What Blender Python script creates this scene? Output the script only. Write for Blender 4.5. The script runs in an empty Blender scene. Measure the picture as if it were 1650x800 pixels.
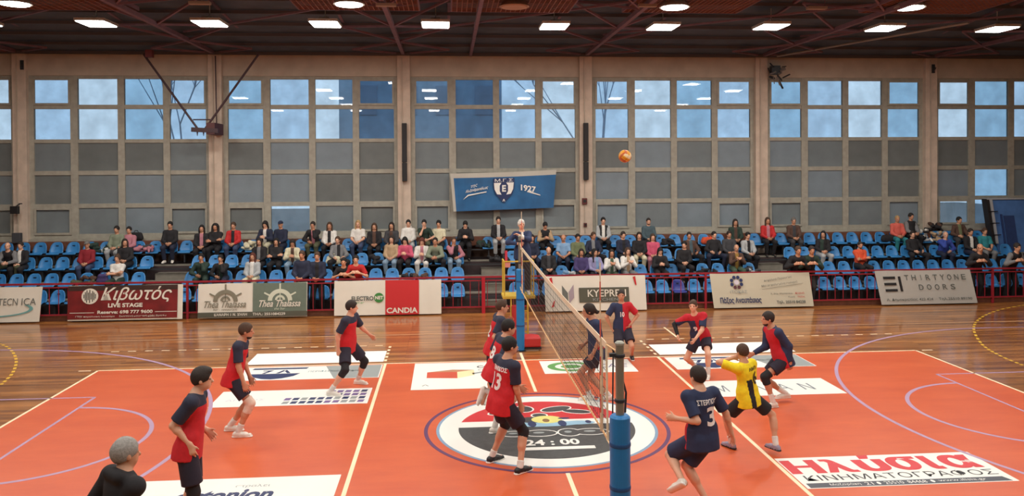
import bpy, bmesh, math, random
import numpy as np
from mathutils import Vector, Matrix
from mathutils.bvhtree import BVHTree
random.seed(7); rng = np.random.RandomState(7)
scene = bpy.context.scene
COL = scene.collection

# ---------------------------------------------------------------- camera
CX, CY_, CZ = -1.6208, -13.0589, 4.2404
YAW, PITCH, ROLL = -0.0791987, 0.011586, -0.0057818
FPX, PPY = 1297.33, 285.0
def cam_axes():
    cy, sy = math.cos(YAW), math.sin(YAW); cp, sp = math.cos(PITCH), math.sin(PITCH)
    f = Vector((-sy*cp, cy*cp, -sp)); rt = Vector((cy, sy, 0)); u = rt.cross(f)
    cr, sr = math.cos(ROLL), math.sin(ROLL)
    return cr*rt + sr*u, -sr*rt + cr*u, f
CR, CU, CF = cam_axes()
CAMP = Vector((CX, CY_, CZ))
cam = bpy.data.cameras.new('camera'); camo = bpy.data.objects.new('camera', cam); COL.objects.link(camo)
cam.sensor_fit = 'HORIZONTAL'; cam.sensor_width = 36.0; cam.lens = FPX/1650*36.0
cam.shift_y = -(400-PPY)/1650
cam.clip_start = .1; cam.clip_end = 300
camo.matrix_world = Matrix((( CR.x, CU.x, -CF.x, CX), (CR.y, CU.y, -CF.y, CY_), (CR.z, CU.z, -CF.z, CZ), (0, 0, 0, 1)))
scene.camera = camo
def ray(u, v): return CR*((u-825)/FPX) + CU*(-(v-PPY)/FPX) + CF
def atY(u, v, Y):
    d = ray(u, v); return CAMP + d*((Y-CY_)/d.y)
def atZ(u, v, z=0.0):
    d = ray(u, v); return CAMP + d*((z-CZ)/d.z)

# ---------------------------------------------------------------- world, exposure
w = bpy.data.worlds.new('world'); scene.world = w; w.use_nodes = True
nt = w.node_tree; bg = nt.nodes['Background']
bg.inputs[0].default_value = (0.56, 0.75, 0.93, 1); bg.inputs[1].default_value = 1.3
scene.view_settings.view_transform = 'Standard'; scene.view_settings.look = 'None'
scene.view_settings.exposure = 0.06; scene.view_settings.gamma = 1.0
scene.view_settings.use_curve_mapping = False
LAMP_W = 85.0       # watts of one ceiling lamp
DIFF_S = 14.0       # glow of its diffuser
scene.cycles.max_bounces = 6; scene.cycles.diffuse_bounces = 3; scene.cycles.glossy_bounces = 3
scene.cycles.transmission_bounces = 4; scene.cycles.transparent_max_bounces = 12
scene.cycles.sample_clamp_indirect = 4.0; scene.cycles.caustics_reflective = False; scene.cycles.caustics_refractive = False

# ---------------------------------------------------------------- helpers
def lin(c):
    return tuple((x/255/12.92 if x/255 <= .04045 else ((x/255+.055)/1.055)**2.4) for x in c)
MATS = {}
def mat(name, col=(128, 128, 128), rough=.6, metal=0.0, var=0.0, scale=8.0, bump=0.0, emit=None, spec=None, coat=0.0, alpha=None):
    if name in MATS: return MATS[name]
    m = bpy.data.materials.new(name); m.use_nodes = True; MATS[name] = m
    n = m.node_tree; b = n.nodes['Principled BSDF']
    c = lin(col); b.inputs['Base Color'].default_value = (*c, 1)
    b.inputs['Roughness'].default_value = rough; b.inputs['Metallic'].default_value = metal
    if spec is not None: b.inputs['Specular IOR Level'].default_value = spec
    if coat: b.inputs['Coat Weight'].default_value = coat; b.inputs['Coat Roughness'].default_value = .15
    if emit is not None:
        b.inputs['Emission Color'].default_value = (*c, 1); b.inputs['Emission Strength'].default_value = emit
    if var or bump:
        tc = n.nodes.new('ShaderNodeTexCoord'); nz = n.nodes.new('ShaderNodeTexNoise')
        nz.inputs['Scale'].default_value = scale; nz.inputs['Detail'].default_value = 5
        n.links.new(tc.outputs['Object'], nz.inputs['Vector'])
        if var:
            mr = n.nodes.new('ShaderNodeMapRange'); mr.inputs[1].default_value = .25; mr.inputs[2].default_value = .75
            mr.inputs[3].default_value = 1-var; mr.inputs[4].default_value = 1+var
            mx = n.nodes.new('ShaderNodeMix'); mx.data_type = 'RGBA'; mx.blend_type = 'MULTIPLY'; mx.inputs['Factor'].default_value = 1
            mx.inputs['A'].default_value = (*c, 1)
            n.links.new(nz.outputs['Fac'], mr.inputs[0]); n.links.new(mr.outputs[0], mx.inputs['B'])
            n.links.new(mx.outputs['Result'], b.inputs['Base Color'])
        if bump:
            bp = n.nodes.new('ShaderNodeBump'); bp.inputs['Strength'].default_value = bump; bp.inputs['Distance'].default_value = .01
            n.links.new(nz.outputs['Fac'], bp.inputs['Height']); n.links.new(bp.outputs[0], b.inputs['Normal'])
    return m

class MB:
    """collects shapes for one mesh"""
    def __init__(s): s.v = []; s.f = []; s.m = []
    def add(s, vs, fs, mi=0):
        o = len(s.v); s.v += [tuple(p) for p in vs]; s.f += [tuple(i+o for i in f) for f in fs]; s.m += [mi]*len(fs); return s
    def box(s, a, b, mi=0):
        x0, y0, z0 = a; x1, y1, z1 = b
        return s.add([(x0,y0,z0),(x1,y0,z0),(x1,y1,z0),(x0,y1,z0),(x0,y0,z1),(x1,y0,z1),(x1,y1,z1),(x0,y1,z1)],
                     [(0,3,2,1),(4,5,6,7),(0,1,5,4),(1,2,6,5),(2,3,7,6),(3,0,4,7)], mi)
    def tube(s, a, b, r, n=8, r2=None, mi=0, cap=True):
        a = Vector(a); b = Vector(b); r2 = r if r2 is None else r2
        d = (b-a).normalized(); t = Vector((0,0,1)) if abs(d.z) < .9 else Vector((1,0,0))
        u = d.cross(t).normalized(); v = d.cross(u)
        A = [a + (u*math.cos(2*math.pi*i/n)+v*math.sin(2*math.pi*i/n))*r for i in range(n)]
        B = [b + (u*math.cos(2*math.pi*i/n)+v*math.sin(2*math.pi*i/n))*r2 for i in range(n)]
        fs = [(i, (i+1)%n, n+(i+1)%n, n+i) for i in range(n)]
        if cap: fs += [tuple(range(n-1,-1,-1)), tuple(range(n, 2*n))]
        return s.add(A+B, fs, mi)
    def bar(s, a, b, w, h, mi=0):
        a = Vector(a); b = Vector(b); d = (b-a).normalized(); t = Vector((0,0,1)) if abs(d.z) < .9 else Vector((0,1,0))
        u = d.cross(t).normalized()*w/2; v = u.cross(d).normalized()*h/2
        P = [a-u-v, a+u-v, a+u+v, a-u+v, b-u-v, b+u-v, b+u+v, b-u+v]
        return s.add(P, [(0,1,2,3),(7,6,5,4),(0,4,5,1),(1,5,6,2),(2,6,7,3),(3,7,4,0)], mi)
    def prism(s, poly, z0, z1, mi=0):
        n = len(poly)
        return s.add([(x,y,z0) for x,y in poly]+[(x,y,z1) for x,y in poly],
                     [tuple(range(n-1,-1,-1)), tuple(range(n,2*n))]+[(i,(i+1)%n,n+(i+1)%n,n+i) for i in range(n)], mi)
    def lathe(s, prof, c=(0,0,0), n=24, mi=0):
        vs = []; fs = []
        for r, z in prof:
            for i in range(n): vs.append((c[0]+r*math.cos(2*math.pi*i/n), c[1]+r*math.sin(2*math.pi*i/n), c[2]+z))
        for j in range(len(prof)-1):
            for i in range(n): fs.append((j*n+i, j*n+(i+1)%n, (j+1)*n+(i+1)%n, (j+1)*n+i))
        fs.append(tuple(range(n-1,-1,-1))); fs.append(tuple((len(prof)-1)*n+i for i in range(n)))
        return s.add(vs, fs, mi)
    def mesh(s, name, mats, smooth=False):
        me = bpy.data.meshes.new(name); me.from_pydata(s.v, [], s.f)
        for m in (mats if isinstance(mats, (list, tuple)) else [mats]): me.materials.append(m)
        if len(set(s.m)) > 1: me.polygons.foreach_set('material_index', s.m)
        if smooth: me.polygons.foreach_set('use_smooth', [True]*len(s.f))
        me.update(); return me
    def obj(s, name, mats, parent=None, loc=(0,0,0), smooth=False, bevel=0, **kw):
        return link(name, s.mesh(name, mats, smooth), parent, loc, bevel, **kw)
def link(name, data, parent=None, loc=(0,0,0), bevel=0, label=None, cat=None, group=None, kind=None, rotz=0):
    o = bpy.data.objects.new(name, data); COL.objects.link(o); o.location = loc; o.rotation_euler[2] = rotz
    if parent: o.parent = parent
    if bevel:
        md = o.modifiers.new('bevel', 'BEVEL'); md.width = bevel; md.segments = 2; md.limit_method = 'ANGLE'
    return tag(o, label, cat, group, kind)
def tag(o, label=None, cat=None, group=None, kind=None):
    if label: o['label'] = label
    if cat: o['category'] = cat
    if group: o['group'] = group
    if kind: o['kind'] = kind
    return o
def thing(name, label, cat, loc=(0,0,0), group=None, rotz=0):
    return link(name, None, None, loc, label=label, cat=cat, group=group, rotz=rotz)
def copy_tree(o, parent=None):
    c = o.copy(); COL.objects.link(c); c.parent = parent
    for ch in list(o.children): copy_tree(ch, c)
    return c
_tm = {}
def text_np(s, bold=0.0, shear=0.0, spacing=1.0, align_lines=None):
    key = (s, bold, shear, spacing)
    if key in _tm: return _tm[key]
    cu = bpy.data.curves.new('t', 'FONT'); cu.body = s; cu.size = 1; cu.offset = bold; cu.shear = shear; cu.space_character = spacing
    cu.resolution_u = 3
    if align_lines: cu.align_x = align_lines
    o = bpy.data.objects.new('t', cu); me = bpy.data.meshes.new_from_object(o)
    v = np.array([x.co[:] for x in me.vertices]); f = [tuple(p.vertices) for p in me.polygons]
    bpy.data.objects.remove(o); bpy.data.curves.remove(cu); bpy.data.meshes.remove(me)
    lo = v.min(0); hi = v.max(0); v = (v-lo)/np.maximum(hi-lo, 1e-6)
    _tm[key] = (v, f, (hi[0]-lo[0])/(hi[1]-lo[1])); return _tm[key]
def text(s, org, xd, yd, m, parent, name='lettering', lift=.004, **kw):
    """lettering filling the box org, org+xd, org+yd"""
    v, f, _ = text_np(s, **kw)
    org = Vector(org); xd = Vector(xd); yd = Vector(yd); nn = xd.cross(yd).normalized()*lift
    me = bpy.data.meshes.new(name); me.from_pydata([org + xd*float(a) + yd*float(b) + nn for a, b, _ in v], [], f)
    me.materials.append(m); me.update()
    return link(name, me, parent)
def words(s, org, xd, yd, m, parent, **kw):
    L = len(s); org = Vector(org); xd = Vector(xd); k = 0
    for w_ in s.split(' '):
        if w_: text(w_, org+xd*(k/L), xd*(len(w_)/L*.97), yd, m, parent, **kw)
        k += len(w_)+1
def flat(poly, org, xd, yd, m, parent, name='print', lift=.003):
    org = Vector(org); xd = Vector(xd).normalized(); yd = Vector(yd).normalized(); nn = xd.cross(yd).normalized()
    mb = MB(); n = len(poly)
    mb.add([org+xd*a+yd*b for a, b in poly]+[org+xd*a+yd*b+nn*lift for a, b in poly],
           [tuple(range(n-1,-1,-1)), tuple(range(n,2*n))]+[(i,(i+1)%n,n+(i+1)%n,n+i) for i in range(n)])
    return mb.obj(name, m, parent)
def ellp(cx, cy, rx, ry, n=24, a0=0, a1=2*math.pi):
    return [(cx+rx*math.cos(a0+(a1-a0)*i/n), cy+ry*math.sin(a0+(a1-a0)*i/n)) for i in range(n)]
def ringband(mb, c, r0, r1, z, a0, a1, n=64, mi=0, th=.002):
    vs = []; fs = []
    for i in range(n+1):
        a = a0+(a1-a0)*i/n
        for r in (r0, r1):
            vs.append((c[0]+r*math.cos(a), c[1]+r*math.sin(a), z)); vs.append((c[0]+r*math.cos(a), c[1]+r*math.sin(a), z+th))
    for i in range(n):
        k = 4*i; fs += [(k+1,k+3,k+7,k+5),(k+2,k,k+4,k+6),(k,k+1,k+5,k+4),(k+3,k+2,k+6,k+7)]
    return mb.add(vs, fs, mi)

# ---------------------------------------------------------------- smooth solid bodies (surface nets over a distance field)
class SD:
    def __init__(s, h): s.pen = 0.0; s.P = []; s.h = h; s.cuts = []; s.subs = []
    def cap(s, a, b, ra, rb=None, k=.02, m=0, ax=None, sc=1.0, cut=None, cut0=None):
        s.P.append(dict(a=np.array(a, float), b=np.array(b, float), ra=ra, rb=ra if rb is None else rb, k=k, m=m,
                        ax=None if ax is None else np.array(ax, float)/np.linalg.norm(ax), sc=sc, cut=cut, cut0=cut0)); return s
    def ball(s, c, r, **kw): return s.cap(c, np.array(c, float)+1e-4, r, **kw)
    def ell(s, c, R, rad, k=.02, m=0):
        s.P.append(dict(e=1, c=np.array(c, float), R=np.array(R, float), rad=np.array(rad, float), k=k, m=m)); return s
    def prim(s, p, Q):
        if 'e' in p:
            q = ((Q-p['c'])@p['R'].T)/p['rad']; L = np.sqrt((q*q).sum(-1))+1e-9
            q2 = q/p['rad']; return L*(L-1)/(np.sqrt((q2*q2).sum(-1))+1e-9)
        a, b = p['a'], p['b']; d = b-a; q = Q-a; L2 = (d*d).sum()
        t = np.clip((q@d)/L2, 0, 1); q = q - t[..., None]*d
        if p['ax'] is not None: q = q + (q@p['ax'])[..., None]*p['ax']*(1/p['sc']-1)
        D = np.sqrt((q*q).sum(-1)) - (p['ra']+(p['rb']-p['ra'])*t)
        if p['ax'] is not None: D = D*(p['sc']*.5+.5)
        if p['cut']: n = d/math.sqrt(L2); D = np.maximum(D, (Q-b)@n)
        if p['cut0']: n = -d/math.sqrt(L2); D = np.maximum(D, (Q-a)@n)
        return D
    def bb(s, p):
        if 'e' in p: r = p['rad'].max(); return p['c']-r, p['c']+r
        r = max(p['ra'], p['rb']); return np.minimum(p['a'], p['b'])-r, np.maximum(p['a'], p['b'])+r
    def mesh(s, name, mats, mfun=None, wob=0.0):
        h = s.h; B = [s.bb(p) for p in s.P]; lo = np.min([b[0] for b in B], 0)-3*h; hi = np.max([b[1] for b in B], 0)+3*h
        n = np.ceil((hi-lo)/h).astype(int)+1; F = np.full(n, 1.0, np.float32)
        def sub(b0, b1, mg):
            i0 = np.maximum(np.floor((b0-mg-lo)/h).astype(int), 0); i1 = np.minimum(np.ceil((b1+mg-lo)/h).astype(int)+1, n)
            sl = tuple(slice(a, b) for a, b in zip(i0, i1))
            g = np.stack(np.meshgrid(*[lo[i]+h*np.arange(i0[i], i1[i]) for i in range(3)], indexing='ij'), -1)
            return sl, g
        for p, (b0, b1) in zip(s.P, B):
            sl, g = sub(b0, b1, p['k']+2.2*h); D = s.prim(p, g).astype(np.float32); f = F[sl]; k = p['k']
            hh = np.clip(k-np.abs(f-D), 0, None)/k; F[sl] = np.minimum(f, D)-hh*hh*k*.25
        for p in s.subs:
            b0, b1 = s.bb(p); sl, g = sub(b0, b1, 2.2*h); D = s.prim(p, g).astype(np.float32); F[sl] = np.maximum(F[sl], -D)
        if s.cuts:
            ax = [lo[i]+h*np.arange(n[i]) for i in range(3)]
            for c, nn in s.cuts:
                c = np.array(c); nn = np.array(nn)/np.linalg.norm(nn)
                D = ((ax[0]-c[0])*nn[0])[:, None, None]+((ax[1]-c[1])*nn[1])[None, :, None]+((ax[2]-c[2])*nn[2])[None, None, :]
                F = np.maximum(F, D.astype(np.float32))
        I = F < 0; nx, ny, nz = n
        S = np.zeros((nx-1, ny-1, nz-1), np.int8)
        for i in (0, 1):
            for j in (0, 1):
                for k in (0, 1): S += I[i:nx-1+i, j:ny-1+j, k:nz-1+k]
        act = np.argwhere((S > 0) & (S < 8))
        if len(act) == 0: return bpy.data.meshes.new(name)
        idx = np.full(S.shape, -1, np.int32); idx[tuple(act.T)] = np.arange(len(act))
        acc = np.zeros((len(act), 3)); cnt = np.zeros(len(act))
        cor = [(i, j, k) for i in (0, 1) for j in (0, 1) for k in (0, 1)]
        val = {c: F[act[:,0]+c[0], act[:,1]+c[1], act[:,2]+c[2]].astype(float) for c in cor}
        for c in cor:
            for d in range(3):
                if c[d] == 0:
                    e = list(c); e[d] = 1; e = tuple(e); a, b = val[c], val[e]; mk = (a < 0) != (b < 0)
                    t = np.where(mk, a/np.where(mk, a-b, 1), 0)
                    q = np.array(c, float)[None]+t[:, None]*np.eye(3)[d][None]
                    acc += q*mk[:, None]; cnt += mk
        V = lo + h*(act + acc/cnt[:, None])
        Fs = []
        for d in range(3):
            u, v = (d+1) % 3, (d+2) % 3
            sl0 = [slice(None)]*3; sl1 = [slice(None)]*3; sl0[d] = slice(0, -1); sl1[d] = slice(1, None)
            A, Bq = I[tuple(sl0)], I[tuple(sl1)]
            for sgn in (0, 1):
                E = np.argwhere((A & ~Bq) if sgn == 0 else (~A & Bq))
                E = E[(E[:, u] > 0) & (E[:, v] > 0) & (E[:, u] < n[u]-1) & (E[:, v] < n[v]-1)]
                if not len(E): continue
                du = np.eye(3, dtype=int)[u]; dv = np.eye(3, dtype=int)[v]
                q = [idx[tuple((E-x).T)] for x in (du*0, du, du+dv, dv)]
                if sgn: q = q[::-1]
                Fs.append(np.stack(q, 1))
        Fc = np.concatenate(Fs); Fc = Fc[(Fc >= 0).all(1)]
        if wob: V = V + wob*np.sin(V*37.0+np.roll(V, 1, 1)*23.0)
        me = bpy.data.meshes.new(name); me.vertices.add(len(V)); me.vertices.foreach_set('co', V.astype(np.float32).ravel())
        me.loops.add(len(Fc)*4); me.loops.foreach_set('vertex_index', Fc.ravel().astype(np.int32))
        me.polygons.add(len(Fc)); me.polygons.foreach_set('loop_start', np.arange(0, len(Fc)*4, 4, dtype=np.int32))
        for m in mats: me.materials.append(m)
        if len(mats) > 1:
            C = V[Fc].mean(1)
            if mfun is not None: mi = mfun(C)
            else:
                D = np.stack([s.prim(p, C)+(s.pen if p['m'] else 0) for p in s.P], 1); mi = np.array([p['m'] for p in s.P])[D.argmin(1)]
            me.polygons.foreach_set('material_index', mi.astype(np.int32))
        me.polygons.foreach_set('use_smooth', np.ones(len(Fc), bool))
        me.update(calc_edges=True); return me
# ================================================================ THE HALL
WALLY = 14.0
PX = [3.03+6.1*k for k in range(-4, 4)]          # pillar centres
m_conc = mat('painted_concrete', (188, 174, 158), .85, var=.14, scale=2.2, bump=.3)
m_pillar = mat('pillar_paint', (202, 184, 168), .85, var=.16, scale=3.0, bump=.3)
m_frame = mat('window_frame_paint', (162, 158, 146), .7, var=.15, scale=6)
m_step = mat('step_concrete', (128, 122, 112), .9, var=.15, scale=5)
m_riser = mat('riser_dark', (62, 50, 52), .9, var=.2, scale=3)
m_wood_trim = mat('wood_trim', (110, 66, 48), .6, var=.25, scale=9)
m_plaster = mat('side_wall_plaster', (170, 160, 145), .9, var=.08)
m_deck = mat('roof_deck', (84, 94, 106), .9, var=.2, scale=1.5)
m_truss = mat('truss_paint', (124, 96, 108), .7, var=.15, scale=4)

def floor_mat():
    m = bpy.data.materials.new('varnished_parquet'); m.use_nodes = True; n = m.node_tree; L = n.links; b = n.nodes['Principled BSDF']
    tc = n.nodes.new('ShaderNodeTexCoord'); mp = n.nodes.new('ShaderNodeMapping'); L.new(tc.outputs['Object'], mp.inputs[0])
    br = n.nodes.new('ShaderNodeTexBrick'); L.new(mp.outputs[0], br.inputs['Vector'])
    br.inputs['Scale'].default_value = 1; br.inputs['Brick Width'].default_value = 2.6; br.inputs['Row Height'].default_value = .11
    br.inputs['Mortar Size'].default_value = .003; br.inputs['Bias'].default_value = 0; br.offset = .37
    br.inputs['Color1'].default_value = (*lin((188, 126, 68)), 1); br.inputs['Color2'].default_value = (*lin((146, 88, 40)), 1)
    br.inputs['Mortar'].default_value = (*lin((70, 36, 18)), 1)
    mp2 = n.nodes.new('ShaderNodeMapping'); mp2.inputs['Scale'].default_value = (.35, 3.2, 1); L.new(tc.outputs['Object'], mp2.inputs[0])
    nz = n.nodes.new('ShaderNodeTexNoise'); nz.inputs['Scale'].default_value = 1.3; nz.inputs['Detail'].default_value = 6; L.new(mp2.outputs[0], nz.inputs['Vector'])
    cr = n.nodes.new('ShaderNodeValToRGB'); cr.color_ramp.elements[0].position = .35; cr.color_ramp.elements[0].color = (.55, .5, .46, 1)
    cr.color_ramp.elements[1].position = .62; cr.color_ramp.elements[1].color = (1.1, 1.08, 1.0, 1); L.new(nz.outputs['Fac'], cr.inputs[0])
    mx = n.nodes.new('ShaderNodeMix'); mx.data_type = 'RGBA'; mx.blend_type = 'MULTIPLY'; mx.inputs['Factor'].default_value = 1
    L.new(br.outputs['Color'], mx.inputs['A']); L.new(cr.outputs[0], mx.inputs['B']); L.new(mx.outputs['Result'], b.inputs['Base Color'])
    b.inputs['Roughness'].default_value = .32; b.inputs['Coat Weight'].default_value = .6; b.inputs['Coat Roughness'].default_value = .12
    return m
def court_mat():
    m = bpy.data.materials.new('orange_court_paint'); m.use_nodes = True; n = m.node_tree; L = n.links; b = n.nodes['Principled BSDF']
    tc = n.nodes.new('ShaderNodeTexCoord'); mp = n.nodes.new('ShaderNodeMapping'); mp.inputs['Scale'].default_value = (.5, 1.6, 1); L.new(tc.outputs['Object'], mp.inputs[0])
    nz = n.nodes.new('ShaderNodeTexNoise'); nz.inputs['Scale'].default_value = 1.1; nz.inputs['Detail'].default_value = 7; nz.inputs['Roughness'].default_value = .65
    L.new(mp.outputs[0], nz.inputs['Vector'])
    cr = n.nodes.new('ShaderNodeValToRGB'); e = cr.color_ramp.elements
    e[0].position = .3; e[0].color = (*lin((202, 82, 40)), 1); e[1].position = .72; e[1].color = (*lin((220, 102, 54)), 1)
    L.new(nz.outputs['Fac'], cr.inputs[0]); L.new(cr.outputs[0], b.inputs['Base Color'])
    b.inputs['Roughness'].default_value = .36; b.inputs['Coat Weight'].default_value = .25; b.inputs['Coat Roughness'].default_value = .3
    return m
floor = MB().box((-24, -20, -.3), (24, 14.6, 0)).obj('floor', floor_mat(), kind='structure')
court = MB().box((-9, -4.5, .0005), (9, 4.5, .002)).obj('playing_court', court_mat(), floor)

# far wall: pillars, lintel, sill
MB().box((-24, 13.98, 7.29), (24, 14.5, 7.98)).obj('wall_back', m_conc, kind='structure')
MB().box((-24, 14.0, -.2), (24, 14.4, 1.98)).obj('wall_back_lower', mat('low_wall', (120, 92, 78), .85, var=.2, scale=2), kind='structure')
for k, x in enumerate(PX):
    o = MB().box((x-.215, 13.84, 0), (x+.215, 14.3, 7.97)).obj('pillar', m_pillar, kind='structure', bevel=.012)
    MB().box((x-.07, 13.80, 2.0), (x-.04, 13.84, 7.9)).obj('groove_strip', m_conc, o)
MB().box((-24, 13.62, 1.66), (24, 14.0, 1.94)).obj('trim_1', m_wood_trim, kind='structure')
MB().box((-24, 13.90, 1.94), (24, 14.10, 2.01)).obj('trim_2', m_frame, kind='structure')
MB().box((-24.3, -20, -.2), (-24, 14.5, 10)).obj('wall_left', m_plaster, kind='structure')
MB().box((24, -20, -.2), (24.3, 14.5, 10)).obj('wall_right', m_plaster, kind='structure')
MB().box((-24.3, -20.3, -.2), (24.3, -20, 10)).obj('wall_front', m_plaster, kind='structure')

# windows
def pane_mat(name, kind, col):
    m = bpy.data.materials.new(name); m.use_nodes = True; n = m.node_tree; L = n.links; n.nodes.clear()
    out = n.nodes.new('ShaderNodeOutputMaterial'); g = n.nodes.new('ShaderNodeBsdfGlossy'); g.inputs['Roughness'].default_value = .015 if kind == 'clear' else .25
    tc = n.nodes.new('ShaderNodeTexCoord'); nz = n.nodes.new('ShaderNodeTexNoise'); nz.inputs['Scale'].default_value = 1.7; nz.inputs['Detail'].default_value = 6
    L.new(tc.outputs['Object'], nz.inputs['Vector'])
    mr = n.nodes.new('ShaderNodeMapRange'); mr.inputs[1].default_value = .25; mr.inputs[2].default_value = .75; mr.inputs[3].default_value = .86; mr.inputs[4].default_value = 1.08
    L.new(nz.outputs['Fac'], mr.inputs[0])
    mx = n.nodes.new('ShaderNodeMix'); mx.data_type = 'RGBA'; mx.blend_type = 'MULTIPLY'; mx.inputs['Factor'].default_value = 1
    mx.inputs['A'].default_value = (*lin(col), 1); L.new(mr.outputs[0], mx.inputs['B'])
    a = n.nodes.new('ShaderNodeMixShader')
    if kind == 'clear':
        t = n.nodes.new('ShaderNodeBsdfTransparent'); L.new(mx.outputs['Result'], t.inputs[0])
        d = n.nodes.new('ShaderNodeBsdfDiffuse'); d.inputs[0].default_value = (.5, .55, .6, 1)
        a.inputs[0].default_value = .10; L.new(t.outputs[0], a.inputs[1]); L.new(d.outputs[0], a.inputs[2])
    else:
        d = n.nodes.new('ShaderNodeBsdfDiffuse'); L.new(mx.outputs['Result'], d.inputs[0])
        t = n.nodes.new('ShaderNodeBsdfTranslucent'); L.new(mx.outputs['Result'], t.inputs[0])
        a.inputs[0].default_value = .35; L.new(d.outputs[0], a.inputs[1]); L.new(t.outputs[0], a.inputs[2])
    f = n.nodes.new('ShaderNodeFresnel'); f.inputs[0].default_value = 1.5
    b = n.nodes.new('ShaderNodeMixShader'); L.new(f.outputs[0], b.inputs[0]); L.new(a.outputs[0], b.inputs[1]); L.new(g.outputs[0], b.inputs[2])
    L.new(b.outputs[0], out.inputs[0]); return m
CLEAR = [pane_mat('clear_glass_%s' % a, 'clear', c) for a, c in (('pale', (240, 243, 245)), ('grey', (222, 232, 240)), ('dusty', (205, 222, 232)))]
FROST = [pane_mat('frosted_glass_%s' % a, 'frost', c) for a, c in (('plain', (150, 160, 164)), ('dark', (140, 146, 146)), ('light', (160, 174, 184)))]
ZR = [(6.35, 7.19), (5.23, 6.21), (4.21, 5.11), (3.14, 4.07), (2.16, 3.0)]
XC = [(.36, 1.49), (1.72, 2.97), (3.18, 4.40), (4.61, 5.76)]
bright = {(2, 1, 4): 0, (6, 0, 4): 0, (6, 1, 3): 2, (6, 1, 4): 1}
dark_bays = {2, 3}
wn = 0
for bi in range(len(PX)-1):
    wn += 1; x0 = PX[bi]
    win = link('window_%d' % wn, None, None, (x0, 14.08, 2.0), kind='structure')
    # frame: mullions, transoms and the casement surrounds of the outer columns
    fr = MB()
    xs = [.215] + [v for a, b in XC for v in (a, b)] + [5.885]
    for i in range(0, 10, 2): fr.box((xs[i], -.06, -.02), (xs[i+1], .06, 5.29))
    zs = [-.02] + [v-2 for a, b in reversed(ZR) for v in (a, b)] + [5.29]
    for i in range(0, 12, 2): fr.box((.215, -.045, zs[i]), (5.885, .05, zs[i+1]))
    fr.obj('window_frame', m_frame, win)
    for ci, (xa, xb) in enumerate(XC):
        for ri, (za, zb) in enumerate(ZR):
            inset = .05 if (ci in (0, 3) and ri in (0, 4)) else 0
            if inset:
                sash = MB(); t = .05
                sash.box((xa-.02, -.085, za-2-.02), (xa+t, -.05, zb-2+.02)).box((xb-t, -.085, za-2-.02), (xb+.02, -.05, zb-2+.02))
                sash.box((xa+t, -.085, za-2-.02), (xb-t, -.05, za-2+t)).box((xa+t, -.085, zb-2-t), (xb-t, -.05, zb-2+.02))
                sash.obj('sash', m_frame, win)
            if ri < 2: pm = CLEAR[(ci*5+ri*3+bi) % 3]
            elif (bi, ci, ri) in bright: pm = CLEAR[bright[(bi, ci, ri)]]
            else: pm = FROST[(1 if rng.rand() < (.6 if bi in dark_bays else .25) else (2 if rng.rand() < .45 and bi != 3 else 0))]
            MB().box((xa, -.005, za-2), (xb, .005, zb-2)).obj('pane', pm, win)
    # cracked caulk lines above the frame
# outside: a neighbouring block seen through the clear upper panes
nb = thing('neighbouring_building', 'blue grey building seen through the upper window panes', 'building', (-3.6, 26, 0))
MB().box((-3.2, 0, -1), (4.6, 7, 16)).obj('wall', mat('outside_render', (142, 176, 202), .9, var=.06, scale=.4), nb)
for i in range(4):
    for j in range(3):
        MB().box((-2.4+i*1.9, -.06, 4.2+j*2.6), (-1.4+i*1.9, .02, 5.6+j*2.6)).obj('window', mat('outside_window', (120, 150, 178), .3), nb)
MB().box((-60, 14.6, -.4), (60, 80, -.3)).obj('ground_outside', mat('outside_ground', (110, 115, 118), .95), kind='structure')
def tree(x, y, h, seed, label):
    r = random.Random(seed); t = thing('bare_tree', label, 'tree', (x, y, -.3)); mb = MB()
    def br(p, d, L, rad, k):
        q = p+d*L; mb.tube(p, q, rad, 6, rad*.65)
        if k == 0: return
        for _ in range(3 if k > 1 else 2):
            dd = (d+Vector((r.uniform(-.7, .7), r.uniform(-.7, .7), r.uniform(-.05, .5)))).normalized(); br(q, dd, L*r.uniform(.6, .8), rad*.6, k-1)
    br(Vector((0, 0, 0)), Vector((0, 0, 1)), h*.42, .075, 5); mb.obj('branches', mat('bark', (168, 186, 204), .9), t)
tree(-11.9, 19.5, 9, 3, 'bare branched tree seen through the leftmost full window')
tree(4.6, 19.5, 9.5, 5, 'bare branched tree seen through the window behind the ball')

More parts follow.
